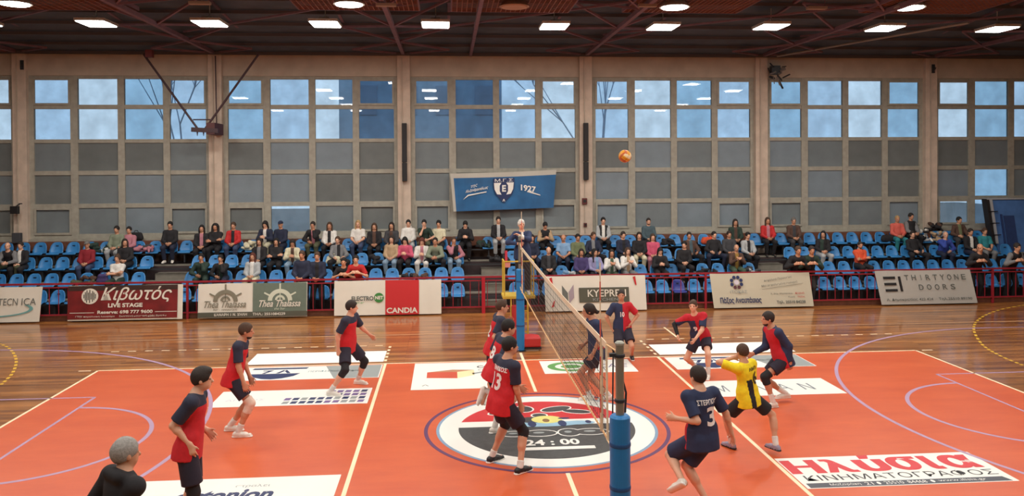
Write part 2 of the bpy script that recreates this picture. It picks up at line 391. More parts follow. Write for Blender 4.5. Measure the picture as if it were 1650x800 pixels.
# roof: deck sloping up from the wall, trusses, purlins
rf = MB()
rf.add([(-24, 14.5, 7.97), (24, 14.5, 7.97), (24, -3, 9.7), (-24, -3, 9.7), (-24, -20.3, 8.2), (24, -20.3, 8.2)], [(0, 1, 2, 3), (3, 2, 5, 4)])
ceil = rf.obj('ceiling', m_deck, kind='structure')
def deckz(y): return 7.97+(14.5-y)*(9.7-7.97)/17.5 if y > -3 else 9.7-(-3-y)*1.5/17.3
for i in range(16):                                 # purlins across the deck
    y = 13.6-i*1.15; z = deckz(y)-.09
    MB().box((-24, y-.025, z-.03), (24, y+.025, z+.06)).obj('purlin', mat('purlin_grey', (88, 84, 88), .8), ceil)
BZ = 8.02
for k, x in enumerate(PX):
    t = thing('roof_truss', 'dull red steel roof truss above pillar %s' % ('one two three four five six seven eight'.split()[k]), 'roof truss', (x, 13.8, BZ), 'steel trusses under the roof')
    MB().bar((0, 0, 0), (0, -26, 0), .11, .11).obj('bottom_chord', m_truss, t)
    for s in (-1, 1):
        MB().bar((s*1.5, 0, .12), (s*1.5, -16.8, deckz(-3)-BZ-.25), .08, .08).obj('top_chord', m_truss, t)
    for j in range(7):
        y0 = -j*2.6
        for s in (-1, 1):
            zt = deckz(13.8+y0-1.3)-BZ-.2
            MB().bar((0, y0, 0), (s*1.5, y0-1.3, zt), .055, .055).obj('web_strut', m_truss, t)
            MB().bar((s*1.5, y0-1.3, zt), (0, y0-2.6, 0), .055, .055).obj('web_strut', m_truss, t)
t = thing('roof_beam', 'thick dull red roof beam between the middle trusses', 'roof beam', (-.85, 13.8, 8.02))
MB().bar((0, 0, 0), (0, -24, 0), .09, .16).obj('flange', m_truss, t)
t = thing('roof_brace', 'slim pale diagonal brace tube right of the junction box', 'brace', (9.5, 13.4, 8.05))
MB().tube((0, 0, -.1), (3.0, -5.6, .05), .035).obj('tube', mat('brace_grey', (150, 145, 140), .5), t)
# cross bracing in the plane of the bottom chords
for k in range(len(PX)-1):
    t = thing('cross_brace', 'thin red cross brace between trusses, bay %s' % ('one two three four five six seven'.split()[k]), 'brace', (PX[k], 13.8, 8.18), 'cross braces between the trusses')
    for j in range(3):
        MB().bar((0, -j*5-3, .02), (6.1, -j*5-8, .02), .05, .05).obj('rod', m_truss, t)

# lamps
m_house = mat('lamp_housing', (196, 196, 190), .5)
m_diff = mat('lamp_diffuser', (255, 252, 244), .5, emit=DIFF_S)
def area(x, y, z, sx, sy, wt, col=(1, .93, .84)):
    l = bpy.data.lights.new('lamp_light', 'AREA'); l.shape = 'RECTANGLE'; l.size = sx; l.size_y = sy; l.energy = wt; l.color = col
    o = bpy.data.objects.new('lamp_light', l); COL.objects.link(o); o.location = (x, y, z); o['kind'] = 'helper'; return o
def lamp(x, y, z, label, group, roundl=False, on=True, ang=0, parent=None):
    t = thing('ceiling_lamp', label, 'lamp', (x, y, z), group, ang)
    if roundl:
        MB().lathe([(.16, .22), (.34, .04), (.36, 0), (.34, 0)][::-1], n=20).obj('housing', m_house if on else mat('dead_lamp', (150, 120, 100), .7), t)
        MB().lathe([(.30, -.02), (.31, 0), (.1, .01)], n=20).obj('diffuser', m_diff if on else mat('dead_diffuser', (186, 150, 122), .6), t)
    else:
        MB().box((-.37, -.45, 0), (.37, .45, .07)).box((-.12, -.3, .07), (.12, .3, .14)).obj('housing', m_house, t)
        MB().box((-.34, -.42, -.02), (.34, .42, 0)).obj('diffuser', m_diff, t)
        MB().tube((0, 0, .14), (0, 0, .5), .015, 6).obj('hanger', m_house, t)
    if on: area(x, y, z-.05, .65, .65, LAMP_W)
    return t
ords = 'first second third fourth fifth sixth seventh eighth ninth tenth eleventh twelfth'.split()
for i, (x, y) in enumerate([(-13.5, 8.5), (-10.6, 8.45), (-7.72, 8.3), (-4.78, 8.26), (-1.92, 8.22), (1.23, 8.32), (4.18, 8.3), (7.1, 8.1), (10.35, 8.2), (13.6, 8.2)]):
    lamp(x, y, 8.0, 'white rectangular ceiling lamp nearest the window wall, %s from left' % ords[i], 'lamps in the window row')
for i, (x, y, on) in enumerate([(-11.35, 6.0, 1), (-3.86, 5.68, 1), (-.05, 5.76, 0), (3.74, 5.64, 1), (9.4, 5.4, 1)]):
    lamp(x, y, 8.0, ['round lit lamp in wire tray at upper left corner', 'round lit lamp in wire tray left of the dead one', 'round unlit brownish lamp in wire tray above the net', 'round lit lamp in wire tray right of the dead one', 'round lit lamp in wire tray at far right'][i], 'round lamps in wire trays', True, bool(on))
    mb = MB(); wx, wy = 1.45, 1.15
    if i == 0: wx = 2.2
    for a in range(25): xx = -wx+2*wx*a/24; mb.box((xx-.008, -wy, 0), (xx+.008, wy, .012))
    for a in range(18): yy = -wy+2*wy*a/17; mb.box((-wx, yy-.008, .012), (wx, yy+.008, .024))
    tr = thing('wire_tray', ['rusty wire guard tray in the upper left corner', 'rusty wire guard tray under the lamp left of middle', 'rusty wire guard tray around the unlit lamp', 'rusty wire guard tray under the lamp right of middle', 'rusty wire guard tray at far right'][i], 'lamp guard', (x+(.0, .1, .0, .5, .9)[i], y+.15, 8.12), 'wire guard trays')
    g = mb.obj('wire_grid', mat('rusty_wire', (150, 92, 62), .6), tr); g['kind'] = 'stuff'
    MB().box((-wx-.03, -wy-.03, 0), (-wx, wy+.03, .1)).box((wx, -wy-.03, 0), (wx+.03, wy+.03, .1)).box((-wx, -wy-.03, 0), (wx, -wy, .1)).box((-wx, wy, 0), (wx, wy+.03, .1)).obj('tray_frame', m_truss, tr)
for j, y in enumerate((2.2, -2.2, -6.6, -11.5)):            # lamps over the court, above the frame
    for i in range(6):
        lamp(-12.5+5*i, y, 8.0, 'rectangular ceiling lamp over the court, %s row from the window row, %s from left' % (ords[j+1], ords[i]), 'lamps over the court')

# cable-hung horizontal fittings under the roof
def strip(u, v, Y, L, label):
    p = atY(u, v, Y); t = thing('ceiling_bracket', label, 'bracket', p)
    MB().box((-L/2, -.08, -.03), (L/2, .08, .03)).obj('plate', mat('old_plate', (150, 128, 108), .7), t)
    MB().tube((L/2-.03, 0, .03), (L/2-.03, 0, .35), .01, 5).obj('hanger', m_truss, t)
strip(622, 8, 5.2, .45, 'pale flat bracket left of the second truss')
strip(1043, 9, 5.2, .42, 'pale flat bracket beside the round lamp right of middle')
strip(1316, 13, 5.2, .45, 'pale flat bracket near the bright row at right')
strip(322, 5, 5.2, .45, 'pale flat bracket at upper left')

# ---- markings on the floor
m_white = mat('line_white', (250, 226, 190), .5); m_lilac = mat('line_lilac', (178, 148, 178), .45)
m_lilac_dark = mat('line_purple', (92, 48, 96), .45); m_yel = mat('line_yellow', (225, 180, 60), .5); m_faint = mat('line_worn_white', (200, 160, 125), .5)
def fline(a, b, w, m, z=.002):
    a = Vector((*a, 0)); b = Vector((*b, 0)); d = (b-a).normalized(); n = Vector((-d.y, d.x, 0))*w/2
    P = [a-n, b-n, b+n, a+n]; return MB().prism([(p.x, p.y) for p in P], z, z+.0015).obj('court_line', m, floor)
for x in (-9, 9): fline((x, -4.5), (x, 4.5), .05, m_white, .0022)
for y in (-4.5, 4.5): fline((-9, y), (9, y), .05, m_white, .0022)
for x in (-3, 3): fline((x, -4.5), (x, 4.5), .06, m_white, .0024)
fline((0, 2.0), (0, 4.5), .06, m_white, .0024); fline((0, -4.5), (0, -2.05), .06, m_white, .0024); fline((0, 4.5), (0, 5.2), .06, m_white, .0024)
for s in (-1, 1):
    for i in range(5): fline((s*3.02, 4.72+i*.33), (s*3.02, 4.87+i*.33), .06, m_white)
    for i in range(17): fline((s*(3.2+i*.38), 6.3), (s*(3.38+i*.38), 6.3), .05, m_white)
    fline((s*9.15, 4.5), (s*9.4, 4.5), .05, m_white)
    # basketball key, free throw circle, three point arc
    fline((s*8.2, -2.45), (s*8.2, 2.45), .05, m_lilac, .0022); fline((s*8.2, 2.45), (s*14, 2.45), .05, m_lilac, .0022); fline((s*8.2, -2.45), (s*14, -2.45), .05, m_lilac, .0022)
    mb = MB(); a0 = math.pi/2 if s > 0 else -math.pi/2
    ringband(mb, (s*8.2, 0), 1.75, 1.82, .0022, a0, a0+math.pi, 48); mb.obj('court_line', m_lilac, floor)
    mb = MB(); ringband(mb, (s*12.425, 0), 6.72, 6.79, .0023, a0-.0, a0+math.pi, 96); mb.obj('court_line', m_lilac, floor)
    fline((s*12.425, 6.75), (s*14, 6.75), .05, m_lilac)
    # dashed yellow arc
    c = (s*(20.0), 0); 
fline((-15, 7.5), (15, 7.5), .05, m_faint)
fline(tuple(atZ(1070, 528)[:2]), tuple(atZ(1091, 544)[:2]), .05, m_white)
def dashed(pts, n, m, w=.05):
    for i in range(n):
        t0 = i/n*(len(pts)-1); t1 = (i+.55)/n*(len(pts)-1)
        def ev(t): k = min(int(t), len(pts)-2); f = t-k; return (pts[k][0]*(1-f)+pts[k+1][0]*f, pts[k][1]*(1-f)+pts[k+1][1]*f)
        fline(ev(t0), ev(t1), w, m)
def spl(P, n=12):
    o = []
    for i in range(len(P)-1):
        p0 = P[max(i-1, 0)]; p1 = P[i]; p2 = P[i+1]; p3 = P[min(i+2, len(P)-1)]
        for j in range(n):
            t = j/n; o.append(tuple(.5*(2*p1[k]+(p2[k]-p0[k])*t+(2*p0[k]-5*p1[k]+4*p2[k]-p3[k])*t*t+(3*p1[k]-p0[k]-3*p2[k]+p3[k])*t**3) for k in (0, 1)))
    return o+[tuple(P[-1])]
dashed(spl([tuple(atZ(u, v)[:2]) for u, v in ((1650, 492), (1610, 500), (1580, 513), (1569, 530), (1582, 555), (1610, 573), (1650, 590))]), 30, m_yel, .06)
dashed(spl([tuple(atZ(u, v)[:2]) for u, v in ((-5, 553), (15, 562), (26, 580), (20, 602), (0, 622))]), 17, m_yel, .06)
# centre circle and its printed sticker
CC = (-.05, -.08)
mb = MB(); ringband(mb, CC, 1.925, 1.985, .0024, 0, 2*math.pi, 96); mb.obj('court_line', m_lilac_dark, floor)
cs = thing('centre_circle_sticker', 'round floor sticker, red over dark grey with white rim, at mid court', 'floor sticker', (CC[0], CC[1], .0025))
m_sw = mat('sticker_white', (240, 238, 232), .45); m_ink = mat('sticker_charcoal', (66, 66, 66), .5, var=.25, scale=14)
m_sred = mat('sticker_red', (205, 44, 48), .45); m_sblue = mat('sticker_pale_blue', (150, 190, 214), .45); m_navy = mat('sticker_navy', (40, 52, 96), .5)
m_sgrey = mat('sticker_grey', (150, 156, 156), .5); m_blk = mat('print_black', (38, 38, 40), .5)
MB().prism(ellp(0, 0, 1.79, 1.79, 72), 0, .001).obj('blue_rim', mat('sticker_rim', (130, 160, 190), .45), cs)
MB().prism(ellp(0, 0, 1.74, 1.74, 72), .001, .002).obj('white_disc', m_sw, cs)
R = 1.43; ya, yb = .38, .10
a = math.asin(ya/R); MB().prism(ellp(0, 0, R, R, 48, a, math.pi-a)+[(-R*math.cos(a), ya)], .002, .003).obj('red_upper_part', m_sred, cs)
a = math.asin(yb/R); MB().prism([(R*math.cos(b), R*math.sin(b)) for b in [math.pi-a+(math.pi+2*a)*i/48 for i in range(49)]], .002, .003).obj('grey_lower_part', m_ink, cs)
bz = [0]
def blob(x, y, rx, ry, m, z, name='print', n=20, ang=0):
    bz[0] += 1; z = z+bz[0]*.00012
    c, s_ = math.cos(ang), math.sin(ang)
    return MB().prism([(x+c*px-s_*py, y+s_*px+c*py) for px, py in ellp(0, 0, rx, ry, n)], z, z+.001).obj(name, m, cs)
for x, y, rx, ry, an in ((-.28, 1.0, .15, .17, .3), (.28, .95, .27, .13, .35), (.62, .78, .24, .10, -.3), (-.72, .85, .2, .09, .5), (-.05, .62, .12, .10, 0)):
    blob(x, y, rx+.03, ry+.03, m_sw, .003, ang=an); blob(x, y, rx, ry, m_ink, .004, ang=an)
for x, y, rx, ry, mm in ((.0, .15, .62, .13, m_sblue), (.55, .17, .28, .10, m_sblue), (-.22, .16, .07, .14, m_navy), (.28, .16, .07, .15, m_navy), (.72, .2, .05, .08, m_navy), (-.2, .38, .22, .16, m_ink), (.05, .38, .26, .2, mat('sticker_yellow', (226, 220, 130), .5)), (.03, .33, .06, .09, mat('sticker_brown', (140, 104, 60), .5)), (.34, .42, .1, .04, m_navy)):
    blob(x, y, rx, ry, mm, .004 if mm is not m_navy else .005)
for x, rx, ry in ((-.55, .2, .12), (-.14, .26, .14), (.33, .17, .17), (.68, .27, .14)):
    blob(x, -.3, rx+.025, ry+.025, m_sw, .003); blob(x, -.3, rx, ry, m_ink, .004)
    blob(x-.02, -.28, rx*.35, ry*.3, m_sgrey, .005)
text('24 : 00', (-.42, -.86, .0045), (.84, 0, 0), (0, .26, 0), m_sw, cs, bold=.03, lift=.002)
MB().box((-.55, -1.05, .003), (.62, -.93, .005)).obj('print', m_sw, cs)

def sticker(name, label, x0, x1, y0, y1, m=None):
    t = thing(name, label, 'floor sticker', (x0, y0, .0026), 'advertising stickers on the floor')
    MB().box((0, 0, 0), (x1-x0, y1-y0, .001)).obj('sheet', m or m_sw, t); return t
X, Yv = (1, 0, 0), (0, 1, 0)
def st_text(t, s, x, y, w_, h, m, **kw): return text(s, (x, y, .001), (w_, 0, 0), (0, h, 0), m, t, lift=.001, **kw)
def st_poly(t, poly, m, z=.001): return MB().prism(poly, z, z+.001).obj('print', m, t)
m_plain = mat('sticker_plain_white', (250, 250, 246), .4)
sticker('floor_sticker', 'blank white floor sticker on the wood, left of the post', -6.0, -3.06, 4.68, 5.72, m_plain)
sticker('floor_sticker', 'blank white floor sticker on the wood, right of the post', 3.1, 6.25, 4.68, 5.72, m_plain)
for xo, lb in ((-6.05, 'white sticker with navy shield and grey end, left half court'), (3.12, 'white sticker with navy shield and grey end, right half court')):
    t = sticker('floor_sticker', lb, xo, xo+3.0, 3.35, 4.42)
    st_poly(t, [(2.1, .02), (2.98, .02), (2.98, 1.05), (1.8, 1.05)], m_sgrey)
    st_poly(t, [(.35, .5), (.45, .25), (.65, .1), (.85, .06), (1.05, .12), (1.25, .28), (1.35, .5)], m_navy)
    st_poly(t, [(.3, .86), (.32, .98), (1.45, .98), (1.42, .86)], m_navy)
    st_text(t, '7 Λ', .55, .52, .6, .28, m_navy, bold=.04)
    st_text(t, 'ΠΕΡΙΦΕΡΕΙΑ ΘΡΑΚΗΣ', 1.5, .55, 1.1, .14, mat('print_teal', (110, 150, 160), .5))
t = sticker('floor_sticker', 'long white sticker ending in a purple printed grid, left half court', -5.9, -3.1, 1.56, 2.58)
r = random.Random(4)
for i in range(10):
    for j in range(4):
        xx = 1.25+i*.15; yy = .1+j*.22
        if j >= 2 and i < 5: continue
        st_poly(t, [(xx, yy), (xx+.11, yy), (xx+.13, yy+.15), (xx+.02, yy+.15)], r.choice([m_navy, m_sgrey, mat('print_mauve', (120, 96, 150), .5), m_navy]))
st_text(t, 'ΔΗΜΟΣ', .2, .35, .7, .12, mat('print_faint', (205, 205, 215), .5))
t = sticker('floor_sticker', 'white sticker with a red and cream box logo near mid court', -2.36, -.45, 2.34, 4.42)
m_brick = mat('print_brick', (205, 84, 60), .5)
st_poly(t, [(.28, .85), (.9, .78), (.9, 1.28), (.28, 1.3)], m_brick); st_poly(t, [(.9, .78), (1.25, 1.0), (1.25, 1.42), (.9, 1.28)], mat('print_cream', (250, 224, 176), .5))
st_poly(t, [(.28, 1.3), (.9, 1.28), (1.25, 1.42), (.8, 1.48)], mat('print_tan', (188, 130, 96), .5)); st_poly(t, [(1.22, 1.05), (1.6, 1.3), (1.58, 1.36), (1.2, 1.15)], m_sgrey)
st_text(t, 'COULA', 1.25, 1.28, .62, .2, m_blk, bold=.03) if False else None; st_text(t, 'COUL', 1.32, 1.56, .55, .2, m_blk, bold=.03); st_text(t, 'ESTATE', 1.34, 1.36, .5, .09, m_sgrey); st_text(t, '▲' if False else 'Λ', .2, .25, .14, .1, m_blk)
t = sticker('floor_sticker', 'white sticker with a green oval ring logo right of mid court', .33, 2.28, 3.28, 4.36)
mb = MB(); m_green = mat('print_green', (98, 158, 84), .5)
for rr, r2, mm in ((.9, .6, m_green), (.35, .0, m_green)):
    vs = []; n = 36
    mb = MB()
    if r2: 
        P0 = ellp(.62, .55, .5, .40, n); P1 = ellp(.62, .55, .34, .26, n)
        mb.add([(a_, b_, .002) for a_, b_ in P0+P1], [(i, (i+1) % n, n+(i+1) % n, n+i) for i in range(n)])
    else: mb.prism(ellp(.62, .55, .22, .15, n), .001, .002)
    mb.obj('print', mm, t)
st_text(t, 'CAFE', 1.25, .4, .6, .3, mat('print_violet', (96, 80, 130), .5), shear=.3)
t = sticker('floor_sticker', 'white sticker with widely spaced thin letters, right half court', 3.14, 5.75, 1.32, 2.4)
for s_, xx in (('Μ', .28), ('Ι', .78), ('Λ', 1.0), ('Α', 1.5), ('Ν', 1.95)): st_text(t, s_, xx, .32, .22 if s_ != 'Ι' else .03, .42, mat('print_slate', (110, 120, 130), .5))
t = sticker('floor_sticker', 'big cinema floor sticker with red block letters at lower right', 3.05, 5.98, -2.9, -1.8)
for s_, xx, ww in (('Η', .02, .5), ('λ', .55, .45), ('ύ', 1.05, .45), ('σ', 1.52, .48), ('ι', 2.05, .2), ('α', 2.3, .5)):
    [text(s_, (xx+d_, .5, .001+xx*.0006+d_*.004), (ww-.05, 0, 0), (0, .6 if s_ == 'ύ' else .5, 0), mat('print_rose', (214, 60, 66), .45), t, lift=.001, bold=.02) for d_ in (0, .025, .05)]
st_text(t, 'ΚΙΝΗΜΑΤΟΓΡΑΦΟΣ', .12, .24, 2.7, .2, m_blk)
st_poly(t, [(.05, .02), (2.85, .02), (2.8, .17), (.05, .17)], mat('print_graphite', (78, 80, 88), .5)); 
words('Μαζαράκη 21 • 25510 84468 • www.ilisia.gr', (.35, .05, .002), (2.2, 0, 0), (0, .09, 0), m_sw, t, lift=.002)
t = sticker('floor_sticker', 'long white sticker with navy company lettering at lower left', -5.95, -3.12, -3.0, -1.82)
st_text(t, 'octonion', .78, .42, 1.25, .36, m_navy, bold=.04, shear=.2); st_text(t, 'στραλει', 1.48, .83, .45, .11, m_sgrey)
# ================================================================ GRANDSTAND
ROWY = [11.05, 11.75, 12.45, 13.15]; TREAD = [.02, .42, .83, 1.24]; PAN = [.42, .82, 1.23, 1.63]
gs = link('grandstand_steps', None, None, (0, 0, 0), kind='structure')
AIS = [(-10.65, -9.6), (-.62, .15), (8.4, 9.3)]
for i in range(4):
    y0 = ROWY[i]-.35; z = TREAD[i]
    if i: MB().box((-24, y0, TREAD[i-1]-.1), (24, 13.99 if i == 3 else y0+.72, z)).obj('tier', m_step if False else m_riser, gs)
    if i: MB().box((-24, y0-.005, z-.02), (24, y0+.3, z+.01)).obj('tread_edge', m_step, gs)
    for (a, b) in AIS:
        if i < 3: MB().box((a+.03, y0+.35, z-.0 if i else 0), (b-.03, y0+.71, z+.205)).obj('aisle_step', m_step, gs)
MB().box((-24, 10.42, 0), (24, 10.62, .14)).obj('trim_3', m_wood_trim, kind='structure')
# seats
m_seat = mat('seat_blue_plastic', (56, 128, 188), .38, var=.06, scale=3); m_seat2 = mat('seat_dark_blue_plastic', (52, 62, 140), .4)
m_slot = mat('slot_dark', (20, 34, 60), .6); m_steel = mat('dark_steel', (64, 66, 70), .5, metal=.5)
def seat_mesh(m, name):
    prof = [(-.20, -.03), (-.19, .005), (-.12, .0), (-.02, -.02), (.07, -.01), (.12, .04), (.145, .12), (.165, .22), (.18, .30), (.183, .335)]
    wid = [.185, .2, .205, .205, .205, .205, .2, .185, .14, .07]; lip = [.0, .015, .03, .035, .04, .045, .04, .03, .015, .0]
    vs = []; fs = []; n = 9
    for (y, z), w_, l in zip(prof, wid, lip):
        for j in range(n):
            t = -1+2*j/(n-1); vs.append((w_*t, y-(l*1.4*abs(t)**3 if z > .03 else 0), z+(l*abs(t)**3 if z <= .06 else 0)))
    for i in range(len(prof)-1):
        for j in range(n-1): a = i*n+j; fs.append((a, a+1, a+n+1, a+n))
    me = bpy.data.meshes.new(name); me.from_pydata(vs, [], fs); bm = bmesh.new(); bm.from_mesh(me)
    bmesh.ops.solidify(bm, geom=bm.faces[:], thickness=.012); bm.to_mesh(me); bm.free()
    me.materials.append(m); me.polygons.foreach_set('use_smooth', [True]*len(me.polygons)); me.update(); return me
ms = seat_mesh(m_seat, 'seat'); ms2 = seat_mesh(m_seat2, 'seat')
msl = MB().box((-.04, .140, .21), (.04, .158, .235)).mesh('slot', m_slot)
mfr = MB().box((-.02, -.12, -.33), (.02, .0, -.02)).box((-.15, -.1, -.035), (.15, .06, -.02)).mesh('bracket', m_steel)
rowname = ['front', 'second', 'third', 'top']
def ordn(n):
    O = 'first second third fourth fifth sixth seventh eighth ninth tenth eleventh twelfth thirteenth fourteenth fifteenth sixteenth seventeenth eighteenth nineteenth twentieth'.split()
    return O[n-1] if n <= 20 else 'twenty-'+O[n-21]
SEATX = {}
for r in range(4):
    blocks = [(-17.2, AIS[0][0]), (AIS[0][1], AIS[1][0]), (AIS[1][1], AIS[2][0]), (AIS[2][1], 17.6)]
    bn = ['left of the left aisle', 'right of the left aisle', 'right of the middle aisle', 'right of the right aisle']
    if r in (0, 3): pass
    for bi, (a, b) in enumerate(blocks):
        n = int((b-a)/.5); 
        xs = [b-.25-.5*i for i in range(n)] if bi == 0 else [a+.25+.5*i for i in range(n)]
        if r == 3 and bi < 3: xs = xs + ([blocks[bi][1]+.25, blocks[bi][1]+.72] if bi != 1 else [blocks[bi][1]+.3])
        for i, x in enumerate(xs):
            dark = (r == 0 and bi == 2 and abs(x-5.3) < .26)
            t = thing('stadium_seat', '%sblue plastic bucket seat, %s row, %s %s' % ('dark ' if dark else '', rowname[r], ordn(i+1), bn[bi]), 'seat', (x, ROWY[r]+.02, PAN[r]), 'blue bucket seats in the stand', 0)
            link('shell', ms2 if dark else ms, t); link('slot', msl, t); link('bracket', mfr, t)
for r in range(4):
    MB().box((-17.4, ROWY[r]-.10, PAN[r]-.075), (17.6, ROWY[r]+.0, PAN[r]-.035)).obj('seat_beam', m_steel, gs)

# ================================================================ FENCE
m_rail = mat('fence_red_paint', (150, 34, 48), .45, var=.12, scale=12)
fe = thing('railing', 'long dark red metal railing in front of the stand', 'railing', (0, 10.35, 0))
for i, (z, hgt) in enumerate(((1.05, .05), (.95, .03), (.18, .035))):
    MB().box((-19, -.025, z-hgt/2), (19, .025, z+hgt/2)).obj('rail', m_rail, fe)
bar_me = MB().box((-.009, -.009, .18), (.009, .009, .95)).mesh('bar', m_rail)
for i in range(148): link('bar', bar_me, fe, (-18.5+.25*i, 0, 0))
post_me = MB().box((-.03, -.03, 0), (.03, .03, 1.05)).mesh('post', m_rail)
for i in range(13):
    if i != 6: link('post', post_me, fe, (-18+3.0*i, 0, 0))
MB().box((-.05, -.05, 0), (.05, .05, 1.04)).obj('gate_post', mat('fence_bright_red', (176, 30, 48), .45), fe, (-.62, -.02, 0))

# ================================================================ BANNERS along the fence
m_bw = mat('banner_white', (224, 220, 208), .6, var=.04, scale=2, bump=.15); m_tie = m_steel
def banner(name, label, x0, x1, z0=.04, z1=1.0, y=10.15, lean=.10, base=None, skew=0.0, cat='banner'):
    t = thing(name, label, cat, (x0, y, 0), 'sponsor banners along the railing')
    W = x1-x0; n = 24; vs = []; fs = []; rr = random.Random(int(x0*10))
    ph = rr.random()*6
    for j in range(5):
        v = j/4
        for i in range(n+1):
            u = i/n; vs.append((u*W+skew*v, v*lean+.010*math.sin(u*W*5+ph)*v, z0+(z1-z0)*v+.006*math.sin(u*9+ph)*v))
    for j in range(4):
        for i in range(n): a = j*(n+1)+i; fs.append((a, a+1, a+n+2, a+n+1))
    me = bpy.data.meshes.new('sheet'); me.from_pydata(vs, [], fs); bm = bmesh.new(); bm.from_mesh(me)
    bmesh.ops.solidify(bm, geom=bm.faces[:], thickness=-.006); bm.to_mesh(me); bm.free(); me.materials.append(base or m_bw); me.update()
    link('sheet', me, t)
    for u in (.02, .5, .98):
        MB().tube((u*W+skew, lean+.0, z1-.03), (u*W+skew, .2, 1.0), .006, 5).obj('tie', m_tie, t)
    H = math.hypot(z1-z0, lean); yd = Vector((skew/H if False else 0, lean, z1-z0)).normalized()
    def B(a, b): return Vector((a*W, 0, z0))+Vector((skew*b, lean*b, (z1-z0)*b))+Vector((0, -.022, .0))
    def tx(s, a, b, w_, h_, m, lf=0.0, rot=0.0, **kw):
        o = B(a, b)+Vector((0, -lf, 0)); return text(s, o, Vector((w_*W, 0, rot*w_*W)), Vector((skew*h_, lean*h_, (z1-z0)*h_)), m, t, lift=.003, **kw)
    def pl(poly, m, lf=0.0):      # poly in banner units (0..1 wide, 0..1 high)
        vs = [B(a, b)+Vector((0, -lf, 0)) for a, b in poly]; k = len(vs); mb = MB()
        mb.add(vs+[q+Vector((0, .004, 0)) for q in vs], [tuple(range(k)), tuple(range(2*k-1, k-1, -1))]+[(i, k+i, k+(i+1) % k, (i+1) % k) for i in range(k)])
        return mb.obj('print', m, t)
    return t, tx, pl
def asp(cx, cy, r, W, H=1.0, n=24, a0=0, a1=2*math.pi): return [(cx+r*math.cos(a0+(a1-a0)*i/n)/W, cy+r*math.sin(a0+(a1-a0)*i/n)/H) for i in range(n+1)][:n+(0 if abs(a1-a0-2*math.pi) < 1e-6 else 1)]
def arcband(cx, cy, r0, r1, W, a0, a1, n=20, H=1.0):
    return [(cx+r0*math.cos(a0+(a1-a0)*i/n)/W, cy+r0*math.sin(a0+(a1-a0)*i/n)/H) for i in range(n+1)] + [(cx+r1*math.cos(a1+(a0-a1)*i/n)/W, cy+r1*math.sin(a1+(a0-a1)*i/n)/H) for i in range(n+1)]
m_pg = mat('print_pewter', (104, 108, 104), .5); m_teal = mat('print_sea_teal', (112, 168, 168), .5)
t, tx, pl = banner('banner', 'white banner with teal swoosh at the left edge', -15.5, -12.93, skew=.06)
tx('ICA', .80, .48, .15, .2, m_pg); tx('TECN', .56, .48, .2, .2, m_pg)
for k in range(1): pl([(.45+.5*math.cos(a)*.95, .38+.24*math.sin(a)) for a in [math.radians(-100+130*i/20) for i in range(21)]]+[(.45+.46*math.cos(a)*.95, .38+.205*math.sin(a)) for a in [math.radians(30-130*i/20) for i in range(21)]], m_teal)
# red live stage banner
m_bred = mat('banner_dark_red', (116, 26, 28), .55, var=.35, scale=3); m_bdark = mat('banner_brown_black', (58, 36, 30), .55, var=.2)
t, tx, pl = banner('banner', 'dark red banner with white Greek script LIVE STAGE', -12.18, -9.08, base=m_bw)
pl([(0, .05), (.955, .05), (.955, 1), (0, 1)], m_bred); pl([(0, .86), (.955, .86), (.955, 1), (0, 1)], m_bdark, .003)
pl(asp(.19, .70, .225, 3.1), m_bw, .004); 
for i, h in enumerate((.1, .22, .32, .2, .34, .16, .28, .2, .12)): pl([(.135+i*.0125, .70-h*.55), (.142+i*.0125, .70-h*.55), (.142+i*.0125, .70+h*.55), (.135+i*.0125, .70+h*.55)], m_blk, .008)
tx('Κιβωτός', .285, .48, .62, .48, m_bw, .005, bold=.01, shear=.35); tx('LIVE STAGE', .35, .37, .3, .12, m_bw, .005, bold=.04)
tx('Reserve: 698 777 9600', .26, .19, .48, .10, m_bw, .005, bold=.03); pl([(.02, .22), (.23, .22), (.23, .235), (.02, .235)], m_bw, .005); pl([(.76, .22), (.95, .22), (.95, .235), (.76, .235)], m_bw, .005)
for k_, (s_, a_, w_) in enumerate((('στην', .07, .06), ('παραλιακή', .14, .14), ('λεωφόρο', .29, .12), ('ζωντανή', .45, .12), ('μουσική', .58, .11), ('κάθε', .70, .06), ('βράδυ', .77, .09))): tx(s_, a_, .085, w_, .06, m_bw, .005)
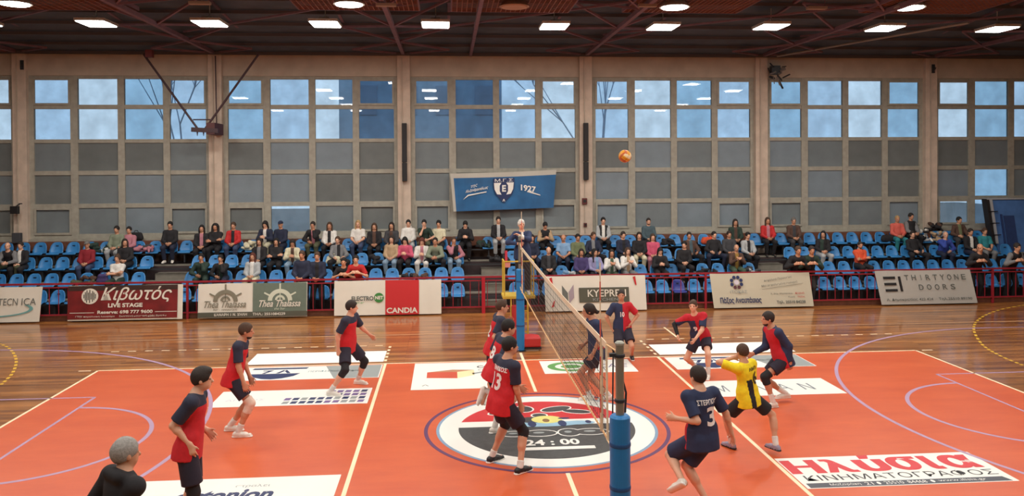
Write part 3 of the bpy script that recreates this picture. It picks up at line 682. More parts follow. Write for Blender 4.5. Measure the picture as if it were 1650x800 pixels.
# wheel banners (cream half, green-grey half)
m_gg = mat('banner_green_grey', (104, 118, 106), .55, var=.06); m_og = mat('print_olive_grey', (128, 124, 108), .55); m_dk = mat('banner_foot_dark', (84, 84, 72), .55); m_pale = mat('print_pale_sage', (206, 212, 194), .55)
t, tx, pl = banner('banner', 'banner with two ship wheels, cream left half and green right half', -8.66, -5.64, base=m_bw)
pl([(.5, .17), (.995, .17), (.995, 1), (.5, 1)], m_gg); pl([(0, .02), (1, .02), (1, .17), (0, .17)], m_dk, .002)
for cx, mm, s2 in ((.25, m_og, 'bar - restaurant'), (.75, m_pale, 'the bar')):
    pl(arcband(cx, .48, .34, .22, 3.02, 0, math.pi), mm, .004); pl(arcband(cx, .50, .14, .08, 3.02, 0, math.pi), mm, .004)
    for a in (math.pi/2, math.radians(28), math.radians(152)):
        c_, s_ = math.cos(a), math.sin(a); r0, r1, hw = .30, .50, .022
        pl([(cx+(r0*c_-hw*s_)/3.02, .48+r0*s_+hw*c_), (cx+(r0*c_+hw*s_)/3.02, .48+r0*s_-hw*c_), (cx+(r1*c_+hw*s_)/3.02, .48+r1*s_-hw*c_), (cx+(r1*c_-hw*s_)/3.02, .48+r1*s_+hw*c_)], mm, .005)
    for a in (math.pi/2,): pl([(cx-.004, .5), (cx+.004, .5), (cx+.004, .72), (cx-.004, .72)], mm, .004)
    tx('Thea Thalassa', cx-.19, .30, .38, .2, m_og if mm is m_og else m_bw, .008, shear=.4, bold=.012); tx(s2, cx-(.11 if mm is m_og else .05), .215, .22 if mm is m_og else .1, .07, mm, .008, shear=.3)
tx('ΚΑΝΑΡΗ 1 Ν. ΧΗΛΗ', .15, .06, .3, .08, m_bw, .008, bold=.02); tx('ΤΗΛ.: 2551084229', .5, .06, .3, .08, m_bw, .008, bold=.02)
# white / red panel
m_cred = mat('banner_red', (196, 40, 44), .5)
t, tx, pl = banner('banner', 'white banner with green round logo and red CANDIA panel', -4.88, -1.84, z1=1.02)
pl([(.475, 0.0), (.79, 0.0), (.79, 1), (.475, 1)], m_cred); tx('CANDIA', .487, .045, .29, .16, m_bw, .004, bold=.03)
tx('ELECTRO', .16, .42, .205, .13, m_pg, .003, bold=.04); pl(asp(.415, .5, .14, 3.04), mat('print_leaf_green', (60, 132, 62), .5), .003); tx('NET', .38, .45, .075, .1, m_bw, .006, bold=.04); tx('xxl ac.gr'.replace('xxl ', ''), .2, .33, .08, .05, m_green, .003)
# net-side banner
t, tx, pl = banner('banner', 'white banner with dark lettered box behind the net', 1.18, 4.17, z1=1.05, skew=-.03)
pl([(.17, .42), (.225, .22), (.225, .52), (.17, .74)], m_pg); pl([(.235, .22), (.285, .38), (.285, .76), (.235, .55)], mat('print_mauve_grey', (160, 146, 156), .5))
pl([(.335, .24), (.83, .24), (.83, .66), (.335, .66)], m_dk, .002); tx('KYEPRELI', .42, .4, .38, .2, m_bw, .006, bold=.01); tx('KITCHENS', .47, .28, .28, .08, m_sgrey, .006)
for a in ((.05, .95), (.06, .12), (.875, .95)): pl([(a[0], a[1]), (a[0]+.025, a[1]+.02), (a[0]+.035, a[1]-.25 if a[1] > .5 else a[1]+.2), (a[0]+.02, a[1]-.22 if a[1] > .5 else a[1]+.15)], m_cred, .004)
# flower logo board
m_be = mat('board_beige', (196, 190, 170), .6)
t, tx, pl = banner('banner', 'beige leaning board with a round eight-petal logo', 6.19, 9.24, z1=1.04, lean=.16, base=m_be, skew=-.08)
for i in range(8):
    a = math.pi/8+i*math.pi/4; pl(asp(.255+.155*math.cos(a)/3.05, .74+.155*math.sin(a), .052, 3.05, n=12), m_navy if i not in (5, 6) else mat('print_maroon', (92, 50, 60), .5), .003)
pl(asp(.255, .74, .075, 3.05, n=16), mat('print_pale_lilac', (214, 208, 222), .5), .003)
tx('ΙΤΟΚΑΣ', .18, .42, .17, .09, m_sgrey, .003); tx('Πάζος Αναστάσιος', .07, .11, .41, .2, m_navy, .003, bold=.03)
tx('Ασφάλεια Περιουσίας', .53, .72, .28, .08, m_pg, .003, rot=.14); tx('Μια ασφαλισμένη σιγουριά', .5, .57, .36, .08, m_pg, .003, rot=.11); pl([(.5, .52), (.92, .68), (.92, .685), (.5, .525)], m_pg, .003)
tx('Λ.', .58, .36, .02, .06, m_pg, .003); tx('Δημ.', .61, .36, .05, .06, m_pg, .003); tx('Μιχαηλίδου', .67, .36, .13, .06, m_pg, .003); tx('Καρυά', .83, .36, .09, .07, m_cred, .003); tx('Χωριό', .75, .26, .07, .06, m_pg, .003); tx('Πάζος', .85, .26, .07, .06, m_cred, .003); tx('Τηλ. 25510 84238', .63, .08, .29, .11, m_pg, .003, bold=.03)
# doors board
m_bg = mat('board_grey', (180, 178, 172), .6)
t, tx, pl = banner('banner', 'grey leaning board with three black bars and THIRTYONE DOORS', 11.35, 14.38, z1=1.04, lean=.16, base=m_bg, skew=-.14)
for i in range(3): pl([(.07, .39+i*.185), (.195, .39+i*.185), (.195, .46+i*.185), (.07, .46+i*.185)], m_blk, .003)
pl([(.225, .39), (.25, .39), (.25, .83), (.225, .83)], m_blk, .003)
for i, c_ in enumerate('THIRTYONE'): tx(c_, .29+i*.0745+(.02 if c_ == 'I' else 0), .71, .045 if c_ != 'I' else .006, .16, m_pg, .003, bold=.01)
for i, c_ in enumerate('DOORS'): tx(c_, .42+i*.083, .42, .048, .16, m_pg, .003, bold=.01)
tx('Λ. Δημοκρατίας 422 424', .06, .09, .48, .1, m_pg, .003, bold=.01); tx('Τηλ.25510 89190', .6, .09, .35, .1, m_pg, .003, bold=.01)

# club banner on the windows
m_cb = mat('club_banner_blue', (36, 98, 150), .55, var=.3, scale=1.6); m_cw = mat('club_banner_pale', (190, 186, 176), .6)
t = thing('club_banner', 'blue club banner with white shield and E, hung on the windows', 'banner', (-1.55, 13.76, 2.78))
W, H = 3.55, 1.12
vs = []; fs = []; n = 36; mb = MB()
for j in range(9):
    v = j/8
    for i in range(n+1):
        u = i/n; x = u*W+.10*(1-v)*(1-2*u); z = v*(1.27-.02*math.sin(u*math.pi))+u*.10; vs.append((x, .018*math.sin(u*13+v*3)+.012*math.sin(u*31), z))
for j in range(8):
    for i in range(n): a = j*(n+1)+i; fs.append((a, a+1, a+n+2, a+n+1))
me = bpy.data.meshes.new('sheet'); me.from_pydata(vs, [], fs); me.materials.append(m_cb); me.materials.append(m_cw)
for p in me.polygons:
    c = p.center; e = (p.index // n); i_ = p.index % n
    p.material_index = 1 if e >= 6.9 or i_ == 0 else 0
bm = bmesh.new(); bm.from_mesh(me); bmesh.ops.solidify(bm, geom=bm.faces[:], thickness=-.006); bm.to_mesh(me); bm.free(); me.update(); link('sheet', me, t)
bp = lambda x, z: (x, -.05, z+.03*x)
def cpl(poly, m, y=0): 
    mb = MB(); vs = [Vector(bp(a, b))+Vector((0, -y, 0)) for a, b in poly]; k = len(vs)
    mb.add(vs+[q+Vector((0, .006, 0)) for q in vs], [tuple(range(k)), tuple(range(2*k-1, k-1, -1))]+[(i, k+i, k+(i+1) % k, (i+1) % k) for i in range(k)]); mb.obj('print', m, t)
cpl([(1.43, 1.05), (1.43, .75), (1.5, .52), (1.78, .22), (2.06, .52), (2.13, .75), (2.13, 1.05)], mat('shield_navy', (34, 50, 96), .5))
cpl([(1.45, .9), (1.47, .68), (1.55, .52), (1.7, .5), (1.64, .62), (1.64, .8), (1.7, .9)], m_sw, .004); cpl([(2.11, .9), (2.09, .68), (2.01, .52), (1.86, .5), (1.92, .62), (1.92, .8), (1.86, .9)], m_sw, .004)
text('Ε', bp(1.72, .6), (.13, 0, 0), (0, 0, .22), m_sw, t, bold=.05, lift=.01); text('Μ.Γ.Σ', bp(1.48, .93), (.6, 0, .02), (0, 0, .1), m_sw, t, lift=.01); text('Α', bp(1.73, .27), (.09, 0, 0), (0, 0, .09), m_sw, t, bold=.03, lift=.01)
text('της', bp(.68, .74), (.22, 0, .06), (0, 0, .1), m_sw, t, shear=.3, lift=.01); text('Αλεξανδρουπόλεως', bp(.5, .58), (.75, 0, .14), (0, 0, .12), m_sw, t, shear=.4, bold=.02, lift=.01)
cpl([(.42, .38), (.6, .5), (1.2, .6), (1.2, .63), (.58, .54)], m_sw); text('1927', bp(2.35, .62), (.5, 0, -.08), (0, 0, .2), m_sw, t, bold=.03, lift=.01); cpl([(2.55, .56), (3.0, .42), (3.0, .45), (2.58, .6)], m_sw)

# column speakers on the pillars, wall boxes
m_spk = mat('speaker_black', (30, 28, 30), .6)
for x, z, hh, lb in ((-3.05, 3.8, 1.92, 'tall black column speaker on the pillar left of the club banner'), (3.0, 3.8, 1.92, 'tall black column speaker on the pillar right of the club banner')):
    t = thing('column_speaker', lb, 'speaker', (x, 13.72, z)); g = .48
    for a, b in ((0, hh*g*.66), (hh*g*.66+.02, hh)):
        MB().box((-.08, -.07, a), (.08, .07, b)).obj('cabinet', m_spk, t, bevel=.01); MB().box((-.065, -.078, a+.03), (.065, -.068, b-.03)).obj('grille', mat('speaker_grille', (44, 42, 44), .8), t)
for x, z, s, lb in ((2.96, 2.98, .16, 'small dark red box on the pillar right of the club banner, upper'), (2.98, 2.22, .1, 'small dark red box on the pillar right of the club banner, lower')):
    t = thing('alarm_box', lb, 'box', (x, 13.80, z)); MB().box((-s*.5, -.05, 0), (s*.5, .05, s*1.3)).obj('case', mat('alarm_maroon', (96, 40, 40), .6), t, bevel=.008); MB().box((-s*.3, -.06, s*.4), (s*.3, -.05, s)).obj('cover', m_spk, t)
def stage_speaker(x, z, s, lb):
    t = thing('wall_speaker', lb, 'speaker', (x, 13.55, z))
    MB().prism([(-.5*s, -.18*s), (.4*s, -.3*s), (.5*s, .1*s), (-.3*s, .2*s)], 0, .9*s).obj('cabinet', m_spk, t, bevel=.01)
    MB().tube((0, .1, .9*s), (0, .3, 1.15*s), .02).tube((-.2*s, .3, 1.15*s), (.3*s, .3, 1.15*s), .02).obj('bracket', m_steel, t)
stage_speaker(-15.28, 2.86, .27, 'black speaker on wall bracket, leftmost pillar, upper')
t = thing('megaphone', 'dark grey loudspeaker head on a stick, leftmost pillar, lower', 'speaker', (-15.2, 13.5, 1.64)); MB().tube((0, 0, 0), (0, 0, .3), .015).obj('stick', m_steel, t); MB().box((-.13, -.08, .3), (.13, .08, .62)).obj('head', mat('speaker_grey', (66, 66, 70), .7), t, bevel=.02)
for x, lb in ((-15.15, 'small dark hook plate high on the leftmost pillar'), (15.28, 'small dark hook plate high on the rightmost pillar')):
    t = thing('pillar_hook', lb, 'hook', (x, 13.82, 7.45)); MB().box((-.05, -.02, 0), (.05, .02, .3)).obj('plate', m_steel, t); MB().tube((0, -.02, .05), (.02, -.12, .18), .02).obj('hook', m_steel, t)
t = thing('junction_box', 'tangle of pipes and cables atop the pillar at right', 'pipework', (9.55, 13.6, 7.1))
r = random.Random(3)
for i in range(14):
    a = Vector((r.uniform(-.25, .25), r.uniform(-.2, .1), r.uniform(.0, .55))); b = a+Vector((r.uniform(-.25, .25), r.uniform(-.1, .1), r.uniform(-.3, .2))); MB().tube(a, b, r.uniform(.015, .04), 6).obj('pipe', m_steel if i % 2 else mat('old_grey_pipe', (120, 112, 108), .6), t)
MB().box((-.2, -.1, .25), (.1, .1, .55)).obj('box', m_steel, t)

# folded basketball hoop carrier hung from the roof at the left
m_iron = mat('iron_dark', (62, 40, 46), .5, var=.1)
t = thing('ceiling_hoop_frame', 'dark V-shaped steel hoop frame hanging beside the second pillar', 'hoop frame', (0, 0, 0))
YH = 12.9
a = atY(231, 87, YH); b = atY(318, 207, YH); c = atY(417, 87, YH); d = atY(331, 207, YH); 
MB().tube(a, b, .035).obj('strut', m_iron, t); MB().tube(c, d, .035).obj('strut', m_iron, t)
MB().tube(atY(311, 193, YH), atY(339, 193, YH), .02).obj('cross_rod', m_iron, t)
p = atY(309, 209, YH); q = atY(352, 211, YH); MB().bar(p, q, .14, .14).obj('beam', m_iron, t)
e = atY(350, 200, 13.6); f = atY(351, 218, 13.6)
MB().box((e.x-.13, 12.85, f.z), (e.x+.13, 13.83, e.z)).obj('wall_bracket', mat('iron_maroon', (84, 44, 46), .6), t)
for u in (318, 328): g = atY(u, 212, YH); MB().tube(g, g-Vector((0, 0, .14)), .03, 8, .008).obj('bolt', m_iron, t)
MB().tube(atY(347, 90, 13.75), atY(349, 203, 13.75), .02).obj('conduit', m_iron, t)
p = atY(241, 90, YH); MB().box((p.x-.1, YH-.1, p.z-.05), (p.x+.1, YH+.1, p.z+.18)).obj('top_plate', mat('iron_red', (110, 48, 50), .6), t)

# big blue mat / backboard case at right of the stand
t = thing('folded_backboard', 'tall tilted blue padded panel with grey frame above the stand at right', 'gym equipment', (16.75, 12.95, .95), rotz=-.0)
m_mb = mat('mat_blue', (74, 116, 176), .5, var=.2, scale=3); m_mb2 = mat('mat_recess', (40, 62, 110), .6, var=.15)
o = Vector((0, 0, 0)); sl = -.33
def sk(x, z): return x+sl*(z/2.1)
def para(mb, x0, x1, z0, z1, y0, y1): 
    P = [(sk(x0, z0), y0, z0), (sk(x1, z0), y0, z0), (sk(x1, z0), y1, z0), (sk(x0, z0), y1, z0), (sk(x0, z1), y0, z1), (sk(x1, z1), y0, z1), (sk(x1, z1), y1, z1), (sk(x0, z1), y1, z1)]
    return mb.add(P, [(0,3,2,1),(4,5,6,7),(0,1,5,4),(1,2,6,5),(2,3,7,6),(3,0,4,7)])
para(MB(), .35, 1.6, 0, 2.1, 0, .25).obj('panel', m_mb, t, bevel=.02)
para(MB(), .72, 1.1, .2, 1.55, -.015, .02).obj('recess', m_mb2, t); para(MB(), .6, .66, .0, 1.6, -.04, 0).obj('seam', m_mb2, t)
para(MB(), .30, .38, .6, 2.12, -.05, .2).obj('frame_edge', mat('pipe_pale', (170, 172, 176), .5), t); para(MB(), .18, .28, .3, 2.12, -.03, .22).obj('frame_post', m_spk, t); para(MB(), .2, 1.6, 2.1, 2.14, -.04, .27).obj('frame_top', mat('pipe_pale', (170, 172, 176), .5), t)
for z in (.9, 1.3, 1.7): MB().tube((sk(.2, z), -.06, z), (sk(.5, z), -.06, z), .015).obj('rung', m_spk, t)
for x in (.45, 1.5): MB().box((x-.04, .05, -.0), (x+.04, .13, .3)).obj('foot', m_spk, t)

# ================================================================ NET AND POSTS
m_net_w = mat('net_tape', (226, 208, 180), .6); m_cord = mat('net_cord', (52, 44, 42), .8); m_pole = mat('post_steel', (150, 152, 142), .35, metal=.6)
m_pad = mat('post_pad_blue', (28, 120, 186), .45, var=.05); m_strap = mat('strap_black', (36, 38, 46), .6); m_rope = mat('rope_pale', (228, 190, 140), .7)
FP = (.02, 5.4); NP = (.0, -5.5)
ZF, ZN = 2.47, 2.42
nt_ = thing('volleyball_net', 'black volleyball net with white top tape', 'net', (0, 0, 0))
def nz(y, t=0): return (ZN+(ZF-ZN)*(y+4.85)/9.85) - .04*math.sin(math.pi*(y+4.85)/9.85)*(1-0) - t
ya_, yb_ = -4.85, 5.0; N = 98; mb = MB()
for i in range(N+1):
    y = ya_+(yb_-ya_)*i/N; mb.bar((0, y, nz(y, .05)), (0, y, nz(y, .98)), .004, .004)
for j in range(1, 10):
    for i in range(0, N, 7):
        y0 = ya_+(yb_-ya_)*i/N; y1 = ya_+(yb_-ya_)*(i+7)/N; mb.bar((0, y0, nz(y0, j*.1)), (0, y1, nz(y1, j*.1)), .004, .004)
g = mb.obj('net_mesh', m_cord, nt_); g['kind'] = 'stuff'
def ribbon(mb, off0, off1, x=.004):
    for i in range(14):
        y0 = ya_+(yb_-ya_)*i/14; y1 = ya_+(yb_-ya_)*(i+1)/14
        mb.add([(-x, y0, nz(y0, off1)), (x, y0, nz(y0, off1)), (x, y1, nz(y1, off1)), (-x, y1, nz(y1, off1)), (-x, y0, nz(y0, off0)), (x, y0, nz(y0, off0)), (x, y1, nz(y1, off0)), (-x, y1, nz(y1, off0))], [(0,3,2,1),(4,5,6,7),(0,1,5,4),(1,2,6,5),(2,3,7,6),(3,0,4,7)])
    return mb
ribbon(MB(), 0, .07).obj('top_band', m_net_w, nt_); ribbon(MB(), .97, 1.0).obj('bottom_band', m_rope, nt_)
for y in (-4.62, 4.62): MB().box((-.006, y-.03, nz(y, 1.0)), (.006, y+.03, nz(y, 0))).obj('side_band', m_net_w, nt_)
for a, b in (((0, ya_, nz(ya_, .02)), (NP[0], NP[1], 2.46)), ((0, yb_, nz(yb_, .02)), (FP[0], FP[1], 2.5)), ((0, yb_, nz(yb_, 1)), (FP[0], FP[1], 1.5)), ((0, ya_, nz(ya_, 1)), (NP[0], NP[1], 1.42))):
    MB().tube(a, b, .008, 6).obj('cable', m_rope, nt_)
MB().tube((0, ya_, nz(ya_, .03)), (0, ya_-.05, nz(ya_, 1)), .012, 6).obj('end_stick', m_net_w, nt_)
# loose strap hanging at the near end
P = spl([(-.0, -5.0, 0)]*2, 1) if False else None
pts = [Vector((.03, -5.0, 2.4)), Vector((.10, -5.02, 2.2)), Vector((.16, -5.05, 1.95)), Vector((.15, -5.05, 1.75)), Vector((.08, -5.05, 1.68))]
mb = MB()
for a, b in zip(pts, pts[1:]): mb.bar(a, b, .02, .01)
mb.obj('loose_strap', m_strap, nt_)
mb = MB(); mb.tube((.02, -5.1, 2.4), (.0, -5.12, 1.2), .008, 6); mb.obj('hanging_cord', m_strap, nt_)
for y, lb in ((-4.6, 'red and white antenna on the near end of the net'), (4.6, 'red and white antenna on the far end of the net')):
    t = thing('antenna', lb, 'antenna', (-.015, y, nz(y, 1.0)))
    for i in range(9):
        MB().tube((0, 0, i*.2), (0, 0, (i+1)*.2), .007, 8).obj('segment', mat('antenna_red', (214, 96, 80), .5) if i % 2 else m_net_w, t)
def post(x, y, lb, zt, zp, rp):
    t = thing('net_post', lb, 'net post', (x, y, 0))
    MB().tube((0, 0, 0), (0, 0, zt), .041, 20).obj('pole', m_pole, t, smooth=False); MB().lathe([(.045, zt-.02), (.047, zt), (.03, zt+.015)], n=20).obj('cap', mat('cap_grey', (160, 160, 150), .5), t)
    MB().lathe([(rp, .03), (rp, zp-.02), (rp-.02, zp), (.045, zp)], n=28).obj('pad', m_pad, t, smooth=False)
    for z in (zp*.3, zp*.62, zp*.84): MB().lathe([(rp+.002, z), (rp+.005, z+.01), (rp+.005, z+.03), (rp+.002, z+.04)], n=28).obj('pad_strap', mat('pad_strap_blue', (20, 76, 130), .5), t)
    for z in (zt-.14, zp+.12): MB().lathe([(.043, z), (.05, z+.005), (.05, z+.03), (.043, z+.035)], n=20).obj('clamp', m_strap, t)
    MB().box((-.10, -.02, zt-.13), (-.04, .02, zt-.10)).obj('hook', m_strap, t); MB().lathe([(.13, 0), (.13, .012), (.05, .02)], n=24).obj('floor_plate', m_steel, t)
    return t
post(NP[0], NP[1], 'near net post, grey pole in a bright blue pad', 2.56, 1.87, .098)
post(FP[0], FP[1], 'far net post, grey pole in a blue pad by the umpire stand', 2.66, 1.9, .095)
# umpire stand behind the far post
m_ys = mat('stand_yellow', (206, 172, 62), .5, var=.08); RS = (.06, 6.35)
t = thing('umpire_stand', 'yellow umpire platform with rails behind the far post', 'umpire stand', (RS[0], RS[1], 0))
MB().box((-.40, -.32, 1.10), (.38, .32, 1.17)).obj('platform', m_ys, t, bevel=.01)
for x in (-.36, .34):
    for y in (-.28, .28): MB().tube((x, y, 1.17), (x, y, 1.99), .018).obj('rail_post', m_ys, t)
MB().tube((-.36, -.28, 1.99), (.34, -.28, 1.99), .018).obj('rail', m_ys, t); MB().tube((-.36, .28, 1.99), (-.36, -.28, 1.99), .018).obj('rail', m_ys, t); MB().tube((.34, .28, 1.99), (.34, -.28, 1.99), .018).obj('rail', m_ys, t)
MB().box((-.12, -.1, .25), (.12, .1, 1.1)).obj('column', mat('stand_grey', (130, 120, 112), .5), t)
for s in (-1, 1):
    MB().bar((s*.2, -.25, .06), (s*.2, -.25, 1.1), .04, .04).obj('ladder_side', m_ys, t)
for z in (.3, .55, .8): MB().bar((-.2, -.25, z), (.2, -.25, z), .03, .03).obj('rung', m_ys, t)
MB().box((-.3, -.3, 0), (.3, .35, .06)).obj('base', m_steel, t)
t = thing('red_base_pad', 'red rounded floor pad with dark edge right of the far post', 'pad', (.27, 5.62, 0))
MB().prism([(-.22, -.25), (.22, -.25), (.22, .05)]+[(.22*math.cos(a), .05+.2*math.sin(a)) for a in [i*math.pi/10 for i in range(1, 10)]]+[(-.22, .05)], .08, .30).obj('cushion', mat('pad_red', (190, 48, 48), .5), t, bevel=.03)
MB().box((-.23, -.26, .04), (.23, .1, .08)).obj('dark_edge', m_spk, t); MB().box((-.18, -.22, 0), (.18, .08, .04)).obj('foot', m_bw, t)
t = thing('red_column_cushion', 'tall red cushion on the umpire stand column', 'pad', (.02, 6.1, .0)); MB().box((-.15, -.06, .1), (.13, .06, .95)).obj('cushion', mat('pad_red', (190, 48, 48), .5), t, bevel=.03); MB().box((-.1, .0, 0), (.1, .05, .1)).obj('foot', m_steel, t)

# the ball in flight
def ball():
    bm = bmesh.new(); bmesh.ops.create_uvsphere(bm, u_segments=48, v_segments=24, radius=.105); me = bpy.data.meshes.new('ball'); 
    for f in bm.faces:
        c = f.calc_center_median().normalized(); ax = max(range(3), key=lambda i: abs(c[i])); o = c[(ax+1) % 3]/abs(c[ax])
        f.material_index = 0 if abs(o) < .34 else (1 if o > 0 else 2); f.smooth = True
    bm.to_mesh(me); bm.free()
    for m in (mat('ball_yellow', (236, 164, 40), .5), mat('ball_white', (238, 214, 170), .5), mat('ball_amber', (196, 96, 36), .5)): me.materials.append(m)
    return me
bo = link('volleyball', ball(), None, atY(1007, 252, 0), label='orange and yellow volleyball in the air before the windows', cat='ball'); bo.rotation_euler = (.6, .5, .3)
for k in range(3):
    mb = MB(); n = 40
    for i in range(n):
        a0 = 2*math.pi*i/n; a1 = 2*math.pi*(i+1)/n; e = [0, 0, 0]
        def P_(a): v = [0, 0, 0]; v[k] = 0; v[(k+1) % 3] = .1055*math.cos(a); v[(k+2) % 3] = .1055*math.sin(a); return v
        mb.bar(P_(a0), P_(a1), .002, .002)
    mb.obj('seam', m_strap, bo)
# ================================================================ PEOPLE
V3 = lambda *a: np.array(a[0] if len(a) == 1 else a, float)
def nrm(v): v = np.array(v, float); return v/(np.linalg.norm(v)+1e-9)
def ik(a, c, L1, L2, pole):
    a, c = V3(a), V3(c); d = c-a; L = np.linalg.norm(d); M = (L1+L2)*.992
    if L > M: c = a+d/L*M; d = c-a; L = M
    lo = abs(L1-L2)+.03
    x = (L1*L1-L2*L2+L*L)/(2*L); hgt = math.sqrt(max(L1*L1-x*x, 0)); u = d/L
    p = V3(pole)-np.dot(pole, u)*u; return a+u*x+nrm(p)*hgt, c
def hand_prims(S, w, d, n, s, side, curl=.5, h=.01):
    """palm and five fingers; d = along the hand, n = palm normal, side = +1 left / -1 right hand"""
    d = nrm(d); n = nrm(n-np.dot(n, d)*d); l = np.cross(n, d)*side     # l points to the thumb side
    S.cap(w, w+d*.03*s, .027*s, .030*s, k=.02, ax=n, sc=.72)
    S.cap(w+d*.03*s, w+d*.085*s, .036*s, .040*s, k=.015, ax=n, sc=.42)
    r = max(.0088*s, h*.86)
    for i, (o, L) in enumerate(((.033, .070), (.011, .080), (-.011, .075), (-.033, .060))):
        b = w+d*.085*s+l*o*s*1.05; a1 = curl*.7; a2 = curl*1.5
        d1 = nrm(d*math.cos(a1)+n*math.sin(a1)+l*o*3.0); d2 = nrm(d*math.cos(a2)+n*math.sin(a2)+l*o*2)
        m_ = b+d1*L*.55*s; S.cap(b-d*.02*s, m_, r, r*.97, k=.004); S.cap(m_, m_+d2*L*.5*s, r*.97, r*.85, k=.006)
    tb = w+d*.028*s+l*.026*s; td = nrm(d*.75+l*.7+n*.25); tm = tb+td*.042*s
    S.cap(tb-td*.01, tm, r*1.25, r*1.1, k=.012); S.cap(tm, tm+nrm(td+d*.5+n*curl*.4)*.034*s, r*1.1, r*.9, k=.006)
def body_sd(J, h):
    s = J['s']; g = J.get('g', 1.0); S = SD(h); S.pen = .0035; up = J['up']; fw = J['fw']; la = J['la']; pel = J['pel']; nk = J['neck']
    p1 = pel+(nk-pel)*.38; p2 = pel+(nk-pel)*.74
    S.cap(J['hR'], J['hL'], .098*s*g, k=.05, ax=fw, sc=.9)
    S.cap(pel+up*.03*s, p1, .125*s*g, .118*s*g, k=.06, ax=fw, sc=.74); S.cap(p1, p2, .118*s*g, .145*s, k=.06, ax=fw, sc=.72)
    S.cap(J['sR']+la*.03-up*.0, J['sL']-la*.03, .058*s, k=.06); S.cap(nk-up*.04*s, nk+up*.03*s, .075*s, .056*s, k=.05)
    hc = J['head']; f, l, u = J['hf'], J['hl'], J['hu']; R3 = np.array([l, f, u])
    S.cap(nk, hc-u*.06*s-f*.012*s, .056*s, .050*s, k=.03)
    S.ell(hc+u*.016*s-f*.008*s, R3, V3(.075, .096, .100)*s, k=.02); S.ell(hc+f*.026*s-u*.052*s, R3, V3(.057, .064, .070)*s, k=.03)
    S.cap(hc+f*.084*s+u*.0*s, hc+f*.104*s-u*.030*s, .010*s, .0145*s, k=.012)
    for sg in (-1, 1):
        S.ell(hc+l*sg*.076*s-f*.006*s-u*.012*s, R3, V3(.011, .020, .031)*s, k=.006)
        S.cap(hc+f*.078*s+l*sg*.012*s+u*.020*s, hc+f*.070*s+l*sg*.048*s+u*.018*s, .011*s, k=.012)
        S.ball(hc+f*.080*s+l*sg*.031*s+u*.001*s, .0095*s, k=.003, m=1)
    S.ell(hc+f*.080*s-u*.060*s, R3, V3(.024, .014, .0085)*s, k=.004, m=2)
    for q in 'LR':
        sh, e, w_, hp, kn, an = (J[c+q] for c in ('s', 'e', 'w', 'h', 'k', 'a')); sg = 1 if q == 'L' else -1
        S.ball(sh, .057*s, k=.04); S.cap(sh, e, .052*s, .038*s, k=.03); S.cap(e, w_, .041*s, .026*s, k=.02); S.ball(e+(w_-e)*.25, .041*s, k=.02)
        hd = J.get('hd'+q); hd = nrm(w_-e) if hd is None else nrm(hd)
        pn = J.get('pn'+q); pn = (-la*sg*1.0) if pn is None else V3(pn)
        hand_prims(S, w_, hd, pn, s, sg, J.get('curl'+q, .5), h)
        S.cap(hp, kn, .082*s*g, .054*s, k=.05); S.cap(kn, an, .052*s, .036*s, k=.03)
        bk = nrm(np.cross(np.cross(an-kn, fw), an-kn)); bk = -bk if np.dot(bk, fw) > 0 else bk
        S.cap(kn+(an-kn)*.2+bk*.012, kn+(an-kn)*.42+bk*.014, .054*s, .050*s, k=.04)
        ft = J['f'+q]; S.cap(an-V3(0, 0, .045*s)-ft*.05*s, an-V3(0, 0, .05*s)+ft*.15*s, .034*s, .028*s, k=.03)
    for c in ('gl',):
        for sg in (-1, 1): S.ball(pel+la*sg*.065*s-fw*.045*s-up*.04*s, .085*s*g, k=.05)
    return S
def top_sd(J, h, kind='tee', inf=.016, loose=0.0, hem=.10):
    s = J['s']; g = J.get('g', 1.0); S = SD(h); up = J['up']; fw = J['fw']; la = J['la']; pel = J['pel']; nk = J['neck']; i = inf
    p1 = pel+(nk-pel)*.38; p2 = pel+(nk-pel)*.74
    S.cap(p2, p1, .147*s+i, .122*s*g+i+loose, k=.06, ax=fw, sc=.76); S.cap(p1, pel-up*hem*s, .122*s*g+i+loose, .138*s*g+i+loose, k=.05, ax=fw, sc=.90, cut=True)
    S.cap(J['sR']+la*.025, J['sL']-la*.025, .062*s+i*.6, k=.05); S.cap(nk-up*.05*s, nk-up*.005*s, .085*s, .066*s, k=.04, cut=(kind != 'hood'))
    if kind in ('long', 'hood'): S.cap(nk-up*.01*s-fw*.02, nk+up*.03*s-fw*.015, .066*s, .064*s, k=.02, cut=True)
    if kind == 'hood': S.cap(nk+up*.02*s-fw*.08*s-la*.07, nk+up*.02*s-fw*.08*s+la*.07, .05*s, k=.04)
    for q in 'LR':
        sh, e, w_ = J['s'+q], J['e'+q], J['w'+q]
        if kind == 'vest': continue
        S.ball(sh, .062*s+i*.5, k=.04, m=2)
        if kind == 'tee': S.cap(sh, sh+(e-sh)*.80, .060*s+i*.6, .056*s+i, k=.03, m=2, cut=True)
        else: S.cap(sh, e, .060*s+i*.6, .046*s+i, k=.03, m=2); S.cap(e, w_-(w_-e)*.04, .048*s+i*.8, .033*s+i*.5, k=.03, m=2, cut=True)
    if hem > .05:
        for q in 'LR': S.cap(J['h'+q]+up*.12*s, J['h'+q]-up*hem*.95*s, .097*s*g+i, .110*s*g+i, k=.05, ax=fw, sc=.95, cut=True)
    for sg in (-1, 1):
        if hem > .05: S.cap(pel+la*sg*.065*s-fw*.045*s, pel+la*sg*.065*s-fw*.045*s-up*hem*s*.9, .085*s*g+i, .089*s*g+i, k=.05, cut=True)
    return S
